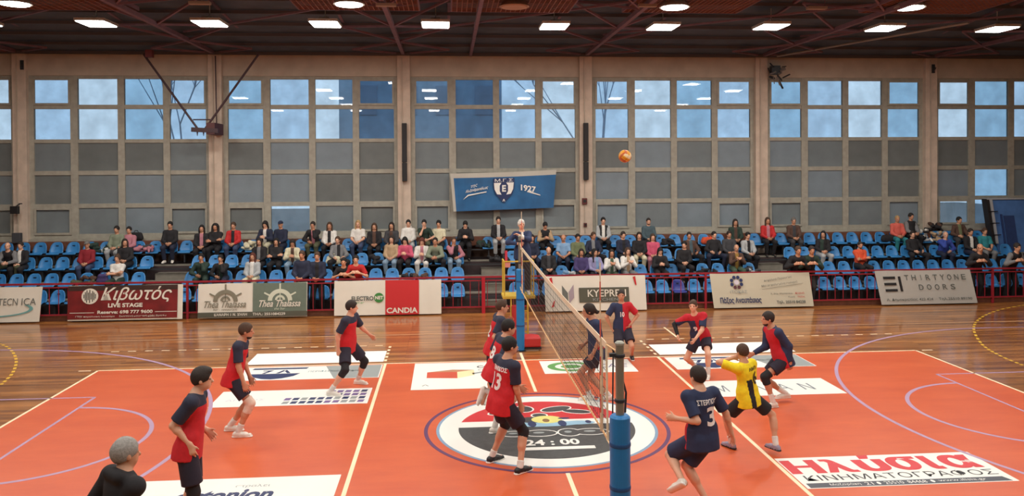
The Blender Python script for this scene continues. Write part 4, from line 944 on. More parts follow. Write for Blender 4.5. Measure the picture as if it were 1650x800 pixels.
def bottom_sd(J, h, kind='shorts', frac=.78, inf=.014):
    s = J['s']; g = J.get('g', 1.0); S = SD(h); fw = J['fw']; pel = J['pel']; up = J['up']; la = J['la']; i = inf
    S.cap(J['hR'], J['hL'], .098*s*g+i, k=.05, ax=fw, sc=.92); S.cap(pel, pel+up*.07*s, .125*s*g+i*.6, k=.05, ax=fw, sc=.78, cut=True)
    for sg in (-1, 1): S.ball(pel+la*sg*.065*s-fw*.045*s-up*.04*s, .085*s*g+i*.5, k=.05)
    for q in 'LR':
        hp, kn, an = J['h'+q], J['k'+q], J['a'+q]
        if kind == 'shorts': S.cap(hp, hp+(kn-hp)*frac, .088*s*g+i*1.2, .078*s*g+i*2.2, k=.04, cut=True)
        else:
            t = .010 if kind == 'tights' else .020
            S.cap(hp, kn, .086*s*g+t*.7, .056*s+t, k=.04); S.cap(kn, kn+(an-kn)*.95, .056*s+t, .040*s+t*(.4 if kind == 'tights' else 1.1), k=.03, cut=True)
    return S
def shoe_sd(J, q, h):
    s = J['s']; S = SD(h); an = J['a'+q]; ft = J['f'+q]; dn = J.get('dn'+q, V3(0, 0, -1.0)); sd = nrm(np.cross(ft, dn))
    S.cap(an+dn*.04*s-ft*.045*s, an+dn*.045*s+ft*.09*s, .042*s, .040*s, k=.02, m=0); S.cap(an+dn*.05*s+ft*.09*s, an+dn*.055*s+ft*.165*s, .042*s, .033*s, k=.02, m=0, ax=dn, sc=.85)
    S.cap(an-dn*.0, an+dn*.04, .043*s, .045*s, k=.02, cut0=True)
    S.cap(an+dn*.074*s-ft*.055*s, an+dn*.074*s+ft*.17*s, .044*s, .042*s, k=.006, ax=dn, sc=.4, m=1); return S
def sock_sd(J, q, h, a=.70, inf=.008):
    s = J['s']; S = SD(h); kn, an = J['k'+q], J['a'+q]; S.cap(kn+(an-kn)*a, an, .040*s+inf, .036*s+inf, k=.01, cut0=True); return S
def pad_sd(J, q, h, L0=.14, L1=.14, inf=.012):
    s = J['s']; S = SD(h); hp, kn, an = J['h'+q], J['k'+q], J['a'+q]; S.cap(kn+nrm(hp-kn)*L0, kn, .064*s+inf, .058*s+inf, k=.02, cut0=True)
    S.cap(kn, kn+nrm(an-kn)*L1, .058*s+inf, .054*s+inf, k=.02, cut=True); return S
def hair_sd(J, h, style):
    s = J['s']; S = SD(h); hc = J['head']; f, l, u = J['hf'], J['hl'], J['hu']; R3 = np.array([l, f, u])
    def face(dz=0.0, rz=.105): S.subs.append(dict(e=1, c=hc+f*.098*s-u*(.048+dz)*s, R=R3, rad=V3(.082, .082, rz)*s))
    if style in ('short', 'crop', 'top'):
        t = {'crop': .005, 'short': .012, 'top': .014}[style]
        S.ell(hc+u*.024*s-f*.012*s, R3, V3(.076+t, .096+t, .098+t)*s)
        if style == 'top': S.ell(hc+u*.085*s+f*.02*s, R3, V3(.062, .085, .045)*s, k=.02)
        S.cuts.append((hc-u*.030*s, -u+f*.40)); S.subs.append(dict(e=1, c=hc+f*.118*s-u*.025*s, R=R3, rad=V3(.078, .066, .088)*s))
        for sg in (-1, 1): S.subs.append(dict(e=1, c=hc+l*sg*.092*s-f*.004*s-u*.030*s, R=R3, rad=V3(.024, .020, .034)*s))
    elif style == 'bald':
        S.ell(hc+u*.0*s-f*.02*s, R3, V3(.084, .098, .07)*s); face(); S.cuts.append((hc-u*.05*s, -u)); S.cuts.append((hc+u*.035*s, u*1.0+f*.25))
        for sg in (-1, 1): S.subs.append(dict(e=1, c=hc+l*sg*.088*s-u*.02*s, R=R3, rad=V3(.022, .022, .036)*s))
    elif style in ('long', 'curly', 'bun', 'bob', 'tail'):
        w_ = 1.0 if style != 'curly' else 1.25
        S.ell(hc+u*.022*s-f*.014*s, R3, V3(.090*w_, .112, .112)*s)
        if style in ('long', 'curly', 'bob'):
            L = {'long': .30, 'curly': .22, 'bob': .13}[style]
            for sg in (-1, 1): S.cap(hc+l*sg*.07*s*w_-f*.01*s, hc+l*sg*.085*s*w_-u*L*s+f*(.03 if L > .2 else 0)*s, .034*s*w_, .030*s*w_, k=.03)
            S.cap(hc-f*.06*s, hc-f*.085*s-u*L*s, .065*s*w_, .05*s*w_, k=.04)
        if style == 'bun': S.ball(hc+u*.115*s-f*.05*s, .042*s, k=.02)
        if style == 'tail': S.cap(hc-f*.10*s+u*.02*s, hc-f*.15*s-u*.03*s, .03*s, .034*s, k=.03)
        face(0, .112)
    elif style == 'cap':
        S.ell(hc+u*.035*s-f*.010*s, R3, V3(.088, .108, .095)*s); S.cuts.append((hc+u*.03*s, -u)); S.cap(hc+u*.045*s+f*.08*s, hc+u*.04*s+f*.15*s, .055*s, .05*s, ax=u, sc=.2, k=.01)
    return S
def beard_sd(J, h):
    s = J['s']; S = SD(h); hc = J['head']; f, l, u = J['hf'], J['hl'], J['hu']; R3 = np.array([l, f, u])
    S.ell(hc+f*.028*s-u*.058*s, R3, V3(.0605, .0665, .068)*s); S.cuts.append((hc-u*.060*s+f*.0, u*1.0+f*.35)); S.subs.append(dict(e=1, c=hc+f*.10*s-u*.055*s, R=R3, rad=V3(.026, .03, .016)*s)); return S
def finish(J):
    """derive the missing frames"""
    s = J['s']; J['up'] = nrm(J['neck']-J['pel'])
    J['la'] = nrm(J['sL']-J['sR']); J['fw'] = nrm(np.cross(J['la'], J['up']))
    f = nrm(J['hf']); u = nrm(V3(0, 0, 1)-f*f[2]) ; J['hf'] = f; J['hu'] = u; J['hl'] = np.cross(u, f); return J
SKIN = {k: mat('skin_'+k, c, .5) for k, c in dict(fair=(222, 170, 142), tan=(198, 142, 112), warm=(208, 154, 124), pale=(232, 190, 168)).items()}
m_eye = mat('eye_dark', (44, 34, 32), .35); m_lip = mat('lips', (168, 98, 88), .5)
def hairm(k):
    c = dict(black=(26, 22, 22), dark=(44, 34, 30), brown=(74, 52, 38), auburn=(96, 48, 38), blonde=(176, 142, 98), grey=(150, 146, 142), white=(206, 202, 196), salt=(110, 106, 102), navy=(30, 38, 66), green=(40, 56, 48))[k]
    return mat('hair_'+k, c, .75, var=.25, scale=60, bump=.4)
def cloth(name, col, **kw): return mat('cloth_'+name, col, .85, var=.10, scale=22, bump=.25, **kw)

# ---------------------------------------------------------------- the players
def player(label, s, face, body, neck, head, wR, wL, aR, aL, pel, Y=None, pdy=0, g=1.0, skin='warm', hair=('short', 'dark'), beard=None,
           top=('tee', None), bottom=('shorts', .78), shoes=None, socks=None, pads={}, poleR=None, poleL=None, kR=None, kL=None, head_pitch=0, name='person',
           hd=(None, None), curl=(.5, .5), group=None, dn={}, sleeves=None, tights=None, hem=.10, h=.0105, nums=()):
    def ank(a):
        if a is None: return None
        if a[0] == 'p': return V3(atY(a[1], a[2], Y+a[3])[:])
        if a[0] == 'r': return a
        z = .085*s+(a[2] if len(a) > 2 else 0); return V3(atZ(a[0], a[1], z)[:])
    A = [ank(aR), ank(aL)]; ys = [a[1] for a in A if a is not None and not (isinstance(a, tuple))]
    Yp = Y if Y is not None else float(np.mean(ys))+pdy
    P = V3(atY(pel[0], pel[1], Yp)[:])
    A = [V3(P[0]+a[1], P[1]+a[2], a[3]) if isinstance(a, tuple) else a for a in A]
    N = V3(atY(neck[0], neck[1], Yp+neck[2])[:]); H = V3(atY(head[0], head[1], N[1]+head[2])[:]); LH = np.linalg.norm(H-N)
    if LH > .20*s or LH < .165*s: N = H+(N-H)/LH*min(max(LH, .165*s), .20*s)
    L = np.linalg.norm(N-P); P = N+(P-N)/L*min(max(L, .44*s), .555*s)
    ba = math.radians(body); fa = math.radians(face)
    fwd = V3(math.cos(ba), math.sin(ba), 0); lat = V3(-math.sin(ba), math.cos(ba), 0)
    J = dict(s=s, g=g, pel=P, neck=N, head=H); up = nrm(N-P)
    lat = nrm(lat-np.dot(lat, up)*up)
    J['sL'] = N-up*.045*s+lat*.172*s; J['sR'] = N-up*.045*s-lat*.172*s; J['hL'] = P+lat*.088*s; J['hR'] = P-lat*.088*s
    hp = math.radians(head_pitch); J['hf'] = V3(math.cos(fa)*math.cos(hp), math.sin(fa)*math.cos(hp), math.sin(hp))
    dbg = []
    for q, wv, pole in (('R', wR, poleR), ('L', wL, poleL)):
        sh = J['s'+q]
        w_ = V3(atY(wv[0], wv[1], sh[1]+wv[2])[:]) if wv[0] != 'r' else P+V3(wv[1:])
        pole = (-fwd*.7-V3(0, 0, .6)+(lat if q == 'L' else -lat)*.3) if pole is None else V3(pole)
        dbg.append(round(float(np.linalg.norm(w_-sh)/(.53*s)), 2))
        J['e'+q], J['w'+q] = ik(sh, w_, .285*s, .25*s, pole)
    for q, a, pole in (('R', A[0], kR), ('L', A[1], kL)):
        pole = fwd+V3(0, 0, .1) if pole is None else V3(pole)
        dbg.append(round(float(np.linalg.norm(a-J['h'+q])/(.89*s)), 2))
        J['k'+q], J['a'+q] = ik(J['h'+q], a, .45*s, .44*s, pole)
        J['f'+q] = nrm(V3(fwd[0], fwd[1], 0)); 
        if q in dn: J['dn'+q] = nrm(dn[q][0]); J['f'+q] = nrm(dn[q][1])
    J['hdR'], J['hdL'] = hd; J['curlR'], J['curlL'] = curl
    print('PLAYER', label[:34], 'Y %.2f torso %.2f head %.2f reach %s pelz %.2f' % (Yp, L/s, LH/s, dbg, P[2]))
    base = V3(P[0], P[1], 0); 
    for k_ in list(J):
        if k_ in ('pel', 'neck', 'head') or (len(k_) == 2 and k_[0] in 'sewhka' and k_[1] in 'LR'): J[k_] = J[k_]-base
    finish(J); J['group'] = group
    root = link(name, body_sd(J, h).mesh('body', [SKIN[skin], m_eye, m_lip]), None, tuple(base), label=label, cat='person', group=group)
    link('hair', hair_sd(J, h*.8, hair[0]).mesh('hair', [hairm(hair[1])], None, wob=.002), root)
    if beard: link('beard', beard_sd(J, h).mesh('beard', [hairm(beard)]), root)
    kind, mats, mf = top
    S = top_sd(J, h, kind, hem=hem)
    def mfun(C):
        q = C-J['pel']; t = (q@J['up'])/np.linalg.norm(J['neck']-J['pel']); x = q@J['la']/s; y = q@J['fw']/s
        D = np.stack([S.prim(p, C) for p in S.P], 1); mi = np.array([p['m'] for p in S.P])[D.argmin(1)]
        return mf(t, x, y, mi == 2)
    sm = S.mesh('shirt', mats, mfun if len(mats) > 1 else None); so = link({'tee': 'jersey', 'long': 'jacket', 'hood': 'hoodie', 'vest': 'vest'}[kind], sm, root)
    bk, arg, bm_ = bottom; link({'shorts': 'shorts', 'tights': 'tights', 'trousers': 'trousers'}[bk], bottom_sd(J, h, bk, arg).mesh('bottom', [bm_]), root)
    if tights: link('tights', bottom_sd(J, h, 'tights', 1).mesh('tights', [tights]), root)
    for q in 'LR':
        link('shoe', shoe_sd(J, q, h).mesh('shoe', list(shoes)), root)
        if socks: link('sock', sock_sd(J, q, h, socks[1]).mesh('sock', [socks[0]]), root)
        if q in pads: link('knee_pad', pad_sd(J, q, h, *pads[q][1:]).mesh('knee_pad', [pads[q][0]]), root)
        if sleeves and q in sleeves:
            S2 = SD(h); S2.cap(J['s'+q]+(J['e'+q]-J['s'+q])*.5, J['e'+q], .047*s+.006, .040*s+.006, k=.02); S2.cap(J['e'+q], J['w'+q], .042*s+.006, .028*s+.006, k=.02, cut=True); link('arm_sleeve', S2.mesh('arm_sleeve', [sleeves[q]]), root)
    # numbers: wrapped on the shirt
    if nums:
        bv = BVHTree.FromPolygons([v.co for v in sm.vertices], [p.vertices[:] for p in sm.polygons])
        for txt, side, t, x, w_, hh, m_ in nums:
            n_ = Vector(J['fw'])*side; up = Vector(J['up']); rt = up.cross(n_)
            c = Vector(J['pel']+(J['neck']-J['pel'])*t)+rt*x*s
            v, f, _ = text_np(txt, bold=.03); me = bpy.data.meshes.new('number'); bm = bmesh.new()
            bvv = [bm.verts.new((a, b, 0)) for a, b, _ in v]
            for ff in f:
                try: bm.faces.new([bvv[i] for i in ff])
                except Exception: pass
            bmesh.ops.triangulate(bm, faces=bm.faces[:]); bmesh.ops.subdivide_edges(bm, edges=bm.edges[:], cuts=2, use_grid_fill=True)
            for vv in bm.verts:
                p = c+rt*(vv.co.x-.5)*w_*s+up*(vv.co.y-.5)*hh*s+n_*.5; hit = bv.ray_cast(p, -n_)
                vv.co = (hit[0]+n_*.008) if hit[0] is not None else p-n_*.36
            bm.to_mesh(me); bm.free(); me.materials.append(m_); link('number', me, root)
    return root
K_red = cloth('jersey_red', (200, 34, 44)); K_navy = cloth('jersey_navy', (44, 46, 66)); K_short = cloth('shorts_navy', (40, 36, 52)); K_blk = cloth('black', (32, 30, 34))
K_blue = cloth('jersey_blue', (42, 52, 84)); K_yel = cloth('jersey_yellow', (238, 214, 30)); K_wh = cloth('white', (222, 218, 212)); K_nred = cloth('jersey_crimson', (190, 30, 46)); K_flesh = cloth('knee_pad_pale', (222, 196, 180))
S_wh = mat('shoe_white', (228, 222, 212), .5); S_blk = mat('shoe_black', (34, 34, 38), .5); S_sole = mat('shoe_sole', (238, 236, 230), .5); S_mix = mat('shoe_grey_violet', (150, 140, 160), .5)
num_w = mat('number_white', (238, 236, 236), .6); num_k = mat('number_black', (52, 50, 30), .6)
def home(t, x, y, sl): return np.where(sl | (t > .84), 1, 0)
def away(t, x, y, sl): return np.where((y > .0) & (x > -.02) & (~sl | (x < .2)) & (t < 1.2), 1, 0)
def away_l(t, x, y, sl): return np.where((y > -.02) & (x > .0), 1, 0)
def away_back(t, x, y, sl): return np.where((y > -.01) & (t < .55), 1, 0)
def lib(t, x, y, sl): return np.where((np.abs(x) > .10) & (y < .06) & (t < .55) & (x > 0), 1, 0)
TEE = ('tee', [K_red, K_navy], home)
WS = (S_wh, S_sole)
player('player in red and navy with black tights, nearest on the left court', 1.06, 8, 2, (316, 636, .02), (326, 611, .0), (305, 716, -.02), ('r', .12, .22, .12), ('r', .05, -.13, .10), ('r', -.12, .12, .10), (303, 733), Y=-3.85,
       skin='fair', hair=('top', 'dark'), top=TEE, bottom=('shorts', .80, K_short), shoes=(S_blk, S_sole), hd=(V3(.25, 0, -1), None), poleR=(-1, -.1, -.2), h=.010, tights=K_blk)
player('bearded player in red and navy with one pale knee pad', 1.07, 5, 0, (389, 551, .02), (397, 534, .0), (393, 619, -.06), ('r', .22, .16, -.02), (384, 696), (371, 686), (373, 622), skin='tan', hair=('short', 'brown'), beard='dark',
       top=TEE, bottom=('shorts', .72, K_short), shoes=WS, socks=(K_wh, .72), pads={'R': (K_flesh, .10, .16)}, poleR=(-1, -.2, -.3))
player('crouching player in red and navy with black knee sleeves, left court', 1.05, 0, -22, (564, 510, -.1), (567, 495, -.02), (545, 563, .02), (596, 540, .25), (533, 630), (577, 612), (560, 562), skin='fair', hair=('short', 'dark'),
       top=TEE, bottom=('shorts', .74, K_short), shoes=WS, socks=(K_wh, .74), pads={'R': (K_blk, .22, .14), 'L': (K_blk, .18, .14)}, poleR=(-1, -.3, 0), poleL=(.2, .3, -1), kR=(.6, -.6, 0), kL=(1, -.2, .2))
player('player in red and navy at the net, farthest of the three', 1.05, 5, 8, (806, 510, 0), (809, 495, 0), ('r', .22, -.12, .33), ('r', .25, .18, .42), ('r', -.06, -.10, .09), ('r', -.1, .12, .09), (795, 562), Y=1.15, skin='warm', hair=('crop', 'brown'),
       top=TEE, bottom=('shorts', .78, K_short), shoes=WS, socks=(K_wh, .7), nums=(('2', -1, .52, 0, .12, .20, num_w),))
player('player in red and navy half hidden behind number 13', 1.06, 10, 20, (814, 545, 0), (820, 528, 0), ('r', .25, -.05, .3), ('r', .25, .2, .3), (782, 630, .60), ('r', .02, .08, .09), (795, 604), Y=-.35, skin='warm', hair=('short', 'black'),
       top=TEE, bottom=('shorts', .78, K_short), shoes=WS, socks=(K_wh, .6), kR=(.8, 0, -.9), dn={'R': ((-.9, 0, -.4), (-.3, .0, -.9))}, nums=(('8', -1, .55, 0, .13, .2, num_w),))
player('player number 13 in red and navy, back turned, on the centre circle', 1.08, 18, 35, (817, 580, .0), (822, 558, .02), (839, 655, .10), ('r', .28, .34, .12), (838, 753), (793, 735), (806, 655), skin='warm', hair=('short', 'black'),
       top=TEE, bottom=('shorts', .74, K_short), shoes=(S_blk, S_sole), socks=(K_wh, .82), pads={'R': (K_blk, .2, .08), 'L': (K_blk, .16, .05)}, poleR=(-.5, -.5, -.6), hem=.14, h=.010,
       nums=(('13', -1, .50, -.01, .17, .22, num_w), ('ΕΘΝΙΚΟΣ', -1, .80, 0, .26, .06, num_w)))
player('player in navy and red facing the net, seen through the mesh', 1.06, 180, 188, (956, 516, 0), (948, 501, 0), ('r', -.2, .2, .1), (955, 571, .0), (981, 637), (950, 637), (962, 575), skin='tan', hair=('tail', 'dark'),
       top=('tee', [K_blue, K_nred], lambda t, x, y, sl: np.where((y < .03) & (t > .15) & (t < .9) & ~sl, 1, 0)), bottom=('shorts', .62, K_short), shoes=WS, socks=(K_wh, .8), poleL=(.9, -.2, -.3), kL=(-1, 0, .1), kR=(-1, 0, .1))
player('player in navy and red facing the camera before the white banner', 1.0, -100, -95, (1001, 490, 0), (1001, 476, -.02), (985, 528, 0), (1017, 522, -.08), ('r', -.14, .05, .09), (1018, 573), (1003, 533), skin='tan', hair=('crop', 'dark'),
       top=('tee', [K_blue, K_nred], lambda t, x, y, sl: np.where((x > .01), 1, 0)), bottom=('shorts', .75, K_short), shoes=(S_blk, S_sole), poleR=(-1, 0, 0), poleL=(1, .2, -.2), nums=(('10', 1, .62, 0, .09, .11, num_w),))
player('crouching fair-haired player in navy and red, arms low', 1.0, -120, -112, (1119, 508, -.15), (1117, 493, -.04), (1092, 541, -.05), (1121, 546, -.22), (1122, 592), (1141, 603), (1130, 547), skin='fair', hair=('crop', 'brown'),
       top=('tee', [K_blue, K_nred], lambda t, x, y, sl: np.where((x > .0) & ~sl | (t > .88), 1, 0)), bottom=('shorts', .62, K_short), shoes=WS, socks=(K_wh, .6), sleeves={'R': K_blk}, poleL=(1, .2, -.1), poleR=(-.6, .3, -.4), kL=(-.2, -1, 0), kR=(-.9, -.5, 0), nums=(('9', 1, .55, -.03, .08, .1, num_w),))
player('crouching bearded player in navy and red with one black knee pad', 1.06, 180, 190, (1244, 530, -.0), (1237, 514, 0), (1214, 570, -.05), (1273, 583, -.02), (1266, 634, .06), (1246, 649), (1262, 583), skin='tan', hair=('short', 'dark'), beard='dark',
       top=('long', [K_blue, K_nred], lambda t, x, y, sl: np.where((y > .03) & ~sl, 1, 0)), bottom=('shorts', .62, K_short), shoes=WS, socks=(K_wh, .66), pads={'L': (K_blk, .12, .14)}, poleL=(1, 0, .3), poleR=(.3, 0, -1), kL=(-1, 0, .1), kR=(-1, .2, .1))
player('libero in yellow jersey and black shorts, running with back turned', .95, 110, 118, (1199, 586, 0), (1196, 567, .02), (1203, 659, -.05), (1181, 577, .12), ('p', 1250, 717, -.1), ('r', -.18, .22, .09), (1206, 650), Y=-1.55, skin='warm', hair=('short', 'brown'),
       top=('tee', [K_yel, K_blk], lambda t, x, y, sl: np.where((np.abs(x-.04) < .05) & (t < .58) & (y < 0), 1, 0)), bottom=('shorts', .72, K_blk), shoes=(S_mix, S_blk), socks=(K_wh, .72), poleR=(.8, -.5, -.2), poleL=(-1, -.2, -.3), kR=(.4, .3, .3), kL=(-.8, .5, .4),
       nums=(('6', -1, .60, .08, .12, .2, num_k), ('ΛΙΜΠ', -1, .86, .05, .18, .05, num_k)))
player('player number 3 in plain navy, back turned, running at the right', 1.08, 115, 104, (1128, 629, 0), (1124, 607, .03), (1179, 699, .04), (1090, 675, .03), ('r', .06, .0, .09), ('p', 1099, 775, -.15), (1131, 716), Y=-3.35, skin='fair', hair=('short', 'dark'),
       top=('tee', [K_blue, K_nred], away_back), bottom=('shorts', .84, K_blue), shoes=WS, poleR=(1, -.3, 0), poleL=(-.1, -.2, -1), kR=(-.7, .6, .3), kL=(-.3, .8, -.2), dn={'L': ((-.5, -.5, -.6), (-.4, .6, -.5))}, h=.010,
       nums=(('3', -1, .52, .07, .14, .22, num_w), ('ΣΤΕΡΓΙΟΥ', -1, .82, .02, .26, .06, num_w)))
player('grey-haired man in a black hooded jacket, back turned, lower left corner', 1.03, 40, 52, (199, 766, 0), (203, 731, .03), ('r', -.28, .1, .0), ('r', -.2, .3, .05), ('r', .05, -.12, .09), ('r', -.1, .1, .09), (190, 862), Y=-6.3, g=1.15, skin='warm', hair=('short', 'grey'),
       top=('hood', [K_blk], None), bottom=('trousers', 1, K_blk), shoes=(S_blk, S_blk), h=.010)
# umpire
K_ump = cloth('umpire_navy', (40, 52, 86))
player('white-haired umpire in navy jacket standing on the yellow platform', .98, -80, -90, (841, 375, 0), (840, 362, -.02), (834, 393, -.18), (838, 380, -.22), ('r', -.13, -.05, 1.255), ('r', .13, -.05, 1.255), (842, 412), Y=6.38, g=1.1, skin='fair', hair=('short', 'white'),
       top=('long', [K_ump, K_wh], lambda t, x, y, sl: np.where((np.abs(x) < .03) & (y > .05) & (t > .7), 1, 0)), bottom=('trousers', 1, K_blk), shoes=WS, poleR=(-1, 0, -.4), poleL=(1, 0, -.4))
t = thing('pink_towel', 'pink towel hanging over the umpire platform rail', 'cloth', (-.23, 6.1, 1.97))
MB().prism([(-.06, -.02), (.07, -.03), (.08, .02), (-.05, .03)], -.12, .02).obj('towel', mat('towel_pink', (226, 150, 140), .8), t); MB().prism([(-.05, 0), (.0, -.01), (.01, .01), (-.04, .02)], .02, .28).obj('fold', mat('towel_rose', (206, 60, 80), .8), t)
# ---------------------------------------------------------------- the spectators
_T = {}
def sjoints(pose):
    s = .95; J = dict(s=s, g=1.02)
    J['pel'] = V3(0, .03, .115); nk = dict(lap=(0, .02, .60), knees=(0, -.22, .54), cross=(0, .04, .60), chin=(0, -.16, .56), clap=(0, -.04, .60), phone=(0, -.06, .58), slouch=(.03, .10, .57), turn=(.04, 0, .59)).get(pose, (0, .02, .6))
    J['neck'] = V3(nk); hf = dict(phone=(0, -1, -.5), knees=(0, -1, .1), turn=(-.7, -1, 0), slouch=(.2, -1, .05)).get(pose, (0, -1, -.05)); J['hf'] = nrm(hf)
    if pose == 'stand' or pose == 'rail':
        J['pel'] = V3(0, .0, .90); J['neck'] = V3(0, -.02, 1.42) if pose == 'stand' else V3(0, -.24, 1.33)
    J['head'] = J['neck']+V3(0, -.02, .175)*s+J['hf']*.015
    up = nrm(J['neck']-J['pel']); la = V3(1, 0, 0)      # facing -y: left is +x
    if pose == 'turn': la = nrm(V3(1, -.35, 0))
    J['sL'] = J['neck']-up*.072+la*.155; J['sR'] = J['neck']-up*.072-la*.155; J['hL'] = J['pel']+V3(.085, 0, 0); J['hR'] = J['pel']-V3(.085, 0, 0)
    n = J['neck']
    W = dict(lap=((-.07, -.27, .20), (.07, -.29, .21)), knees=((-.05, -.44, .22), (.05, -.46, .21)), cross=((.10, -.19, .36), (-.10, -.21, .33)), chin=((-.03, -.25, .56), (.12, -.30, .20)), clap=((-.035, -.30, .42), (.04, -.30, .43)),
             phone=((-.05, -.30, .33), (.05, -.31, .34)), slouch=((-.16, -.22, .22), (.14, -.26, .21)), turn=((-.12, -.28, .22), (.02, -.3, .22)), stand=((-.08, -.26, 1.0), (.06, -.26, .98)), rail=((-.13, -.36, 1.13), (.11, -.37, 1.13)))[pose]
    pole = dict(knees=((-1, .1, -.6), (1, .1, -.6)), cross=((-1, .2, -.8), (1, .2, -.8)), chin=((-.6, -.2, -1), (.8, .3, -.5))).get(pose, ((-.8, .5, -.6), (.8, .5, -.6)))
    for q, w_, p in (('R', W[0], pole[0]), ('L', W[1], pole[1])): J['e'+q], J['w'+q] = ik(J['s'+q], V3(w_), .27, .24, V3(p))
    if pose in ('stand', 'rail'): AN = (V3(-.12, .02, .082), V3(.12, .02, .082)); kp = V3(0, -1, 0)
    elif pose in ('slouch', 'knees'): AN = (V3(-.22, -.26, -.318), V3(.22, -.25, -.318)); kp = V3(0, -1, 1)
    else: AN = (V3(-.12, -.27, -.318), V3(.11, -.25, -.318)); kp = V3(0, -1, 1)
    for q, a, sg in (('R', AN[0], -1), ('L', AN[1], 1)):
        J['k'+q], J['a'+q] = ik(J['h'+q], a, .43, .42, kp+V3(sg*(.5 if pose in ('slouch', 'knees') else .15), 0, 0)); J['f'+q] = nrm(V3(sg*.15, -1, 0))
    J['curlL'] = J['curlR'] = .7 if pose not in ('clap',) else .15
    return finish(J)
def tmesh(pose, part):
    k = (pose, part)
    if k in _T: return _T[k]
    J = _T.setdefault((pose, 'J'), None) or sjoints(pose); _T[(pose, 'J')] = J; h = .0145
    if part == 'body': me = body_sd(J, .0125).mesh('body', [SKIN['warm'], m_eye, m_lip])
    elif part.startswith('top_'):
        kind = part[4:]; S = top_sd(J, h, kind, inf=.020 if kind != 'tee' else .014, loose=.012, hem=.02)
        def mf(C):
            q = C-J['pel']; x = q@J['la']; y = q@J['fw']; D = np.stack([S.prim(p, C) for p in S.P], 1); sl = (np.array([p['m'] for p in S.P])[D.argmin(1)] == 2)
            return np.where(sl, 2, np.where((np.abs(x) < .05) & (y > .04), 1, 0))
        me = S.mesh('top', [K_blk, K_blk, K_blk], mf)
    elif part == 'trousers': me = bottom_sd(J, h, 'trousers').mesh('trousers', [K_blk])
    elif part[:4] == 'shoe': me = shoe_sd(J, part[4], h).mesh('shoe', [S_wh, S_sole])
    elif part == 'beard': me = beard_sd(J, .012).mesh('beard', [K_blk])
    else: me = hair_sd(J, .012, part).mesh('hair', [K_blk])
    _T[k] = me; return me
def part(name, me, root, *ms):
    o = link(name, me, root)
    for i, m_ in enumerate(ms): o.material_slots[i].link = 'OBJECT'; o.material_slots[i].material = m_
    return o
CL = dict(black=(30, 29, 32), navy=(34, 40, 62), grey=(120, 120, 122), lgrey=(170, 172, 174), white=(216, 214, 208), cream=(214, 206, 176), red=(188, 42, 44), maroon=(134, 30, 42), pink=(200, 84, 112), tan=(178, 150, 118), olive=(108, 116, 84),
          dgreen=(40, 58, 50), green=(70, 90, 72), blue=(52, 74, 160), lblue=(126, 160, 196), lilac=(146, 140, 178), purple=(70, 58, 104), brown=(84, 60, 50), mustard=(150, 116, 52), orange=(216, 84, 50), salmon=(206, 96, 84), teal=(42, 130, 140),
          jeans=(58, 72, 104), ljeans=(132, 156, 178), khaki=(86, 88, 66), plaid=(70, 88, 96), rose=(182, 120, 132), dgrey=(62, 62, 66), sage=(128, 136, 116))
def cm(k): return cloth(k, CL[k])
def spect(u, v, row, pose, hair, top, bot, label, skin='warm', shoes='dark', rot=None, beard=None):
    """u, v: head centre in the photograph; row 1..4"""
    kind, c0 = top[0], top[1]; c1 = top[2] if len(top) > 2 else c0; c2 = top[3] if len(top) > 3 else c0
    J = tmesh(pose, 'body') and _T[(pose, 'J')]
    if pose in ('stand', 'rail'): Y0 = 10.66 if pose == 'rail' else 10.72 if row == 1 else ROWY[row-1]-.12; z = TREAD[row-1] if pose == 'stand' or row == 1 else .02
    else: Y0 = ROWY[row-1]+.03; z = PAN[row-1]
    P = atY(u, v, Y0+J['head'][1]); dz = P.z-J['head'][2]-z
    dz = max(-.12, min(dz, .34)); 
    if pose not in ('stand', 'rail') and dz < .05: dz = max(dz, -.04)
    scl = 1.0
    if pose in ('stand', 'rail'): scl = min(max((P.z-z)/J['head'][2], .8), 1.12); dz = 0
    if dz > .2: Y0 += .05
    o = link('person', tmesh(pose, 'body'), None, (P.x, Y0, z+dz), label=label, cat='person', group='spectators in the stand')
    o.scale = ((-scl if pose in ('slouch', 'chin', 'turn') and random.random() < .5 else scl), scl, scl)
    o.rotation_euler[2] = math.radians(rot if rot is not None else random.uniform(-9, 9))
    o.material_slots[0].link = 'OBJECT'; o.material_slots[0].material = SKIN[skin]
    if hair: part('hair' if hair[0] != 'cap' else 'cap', tmesh(pose, hair[0]), o, hairm(hair[1]))
    if beard: part('beard', tmesh(pose, 'beard'), o, hairm(beard))
    part({'tee': 'shirt', 'long': 'jacket', 'hood': 'hoodie', 'vest': 'vest'}[kind], tmesh(pose, 'top_'+kind), o, cm(c0), cm(c1), cm(c2))
    part('trousers', tmesh(pose, 'trousers'), o, cm(bot))
    sm_ = {'dark': (S_blk, S_blk), 'white': (S_wh, S_sole)}[shoes]
    for q in 'LR': part('shoe', tmesh(pose, 'shoe'+q), o, *sm_)
    return o
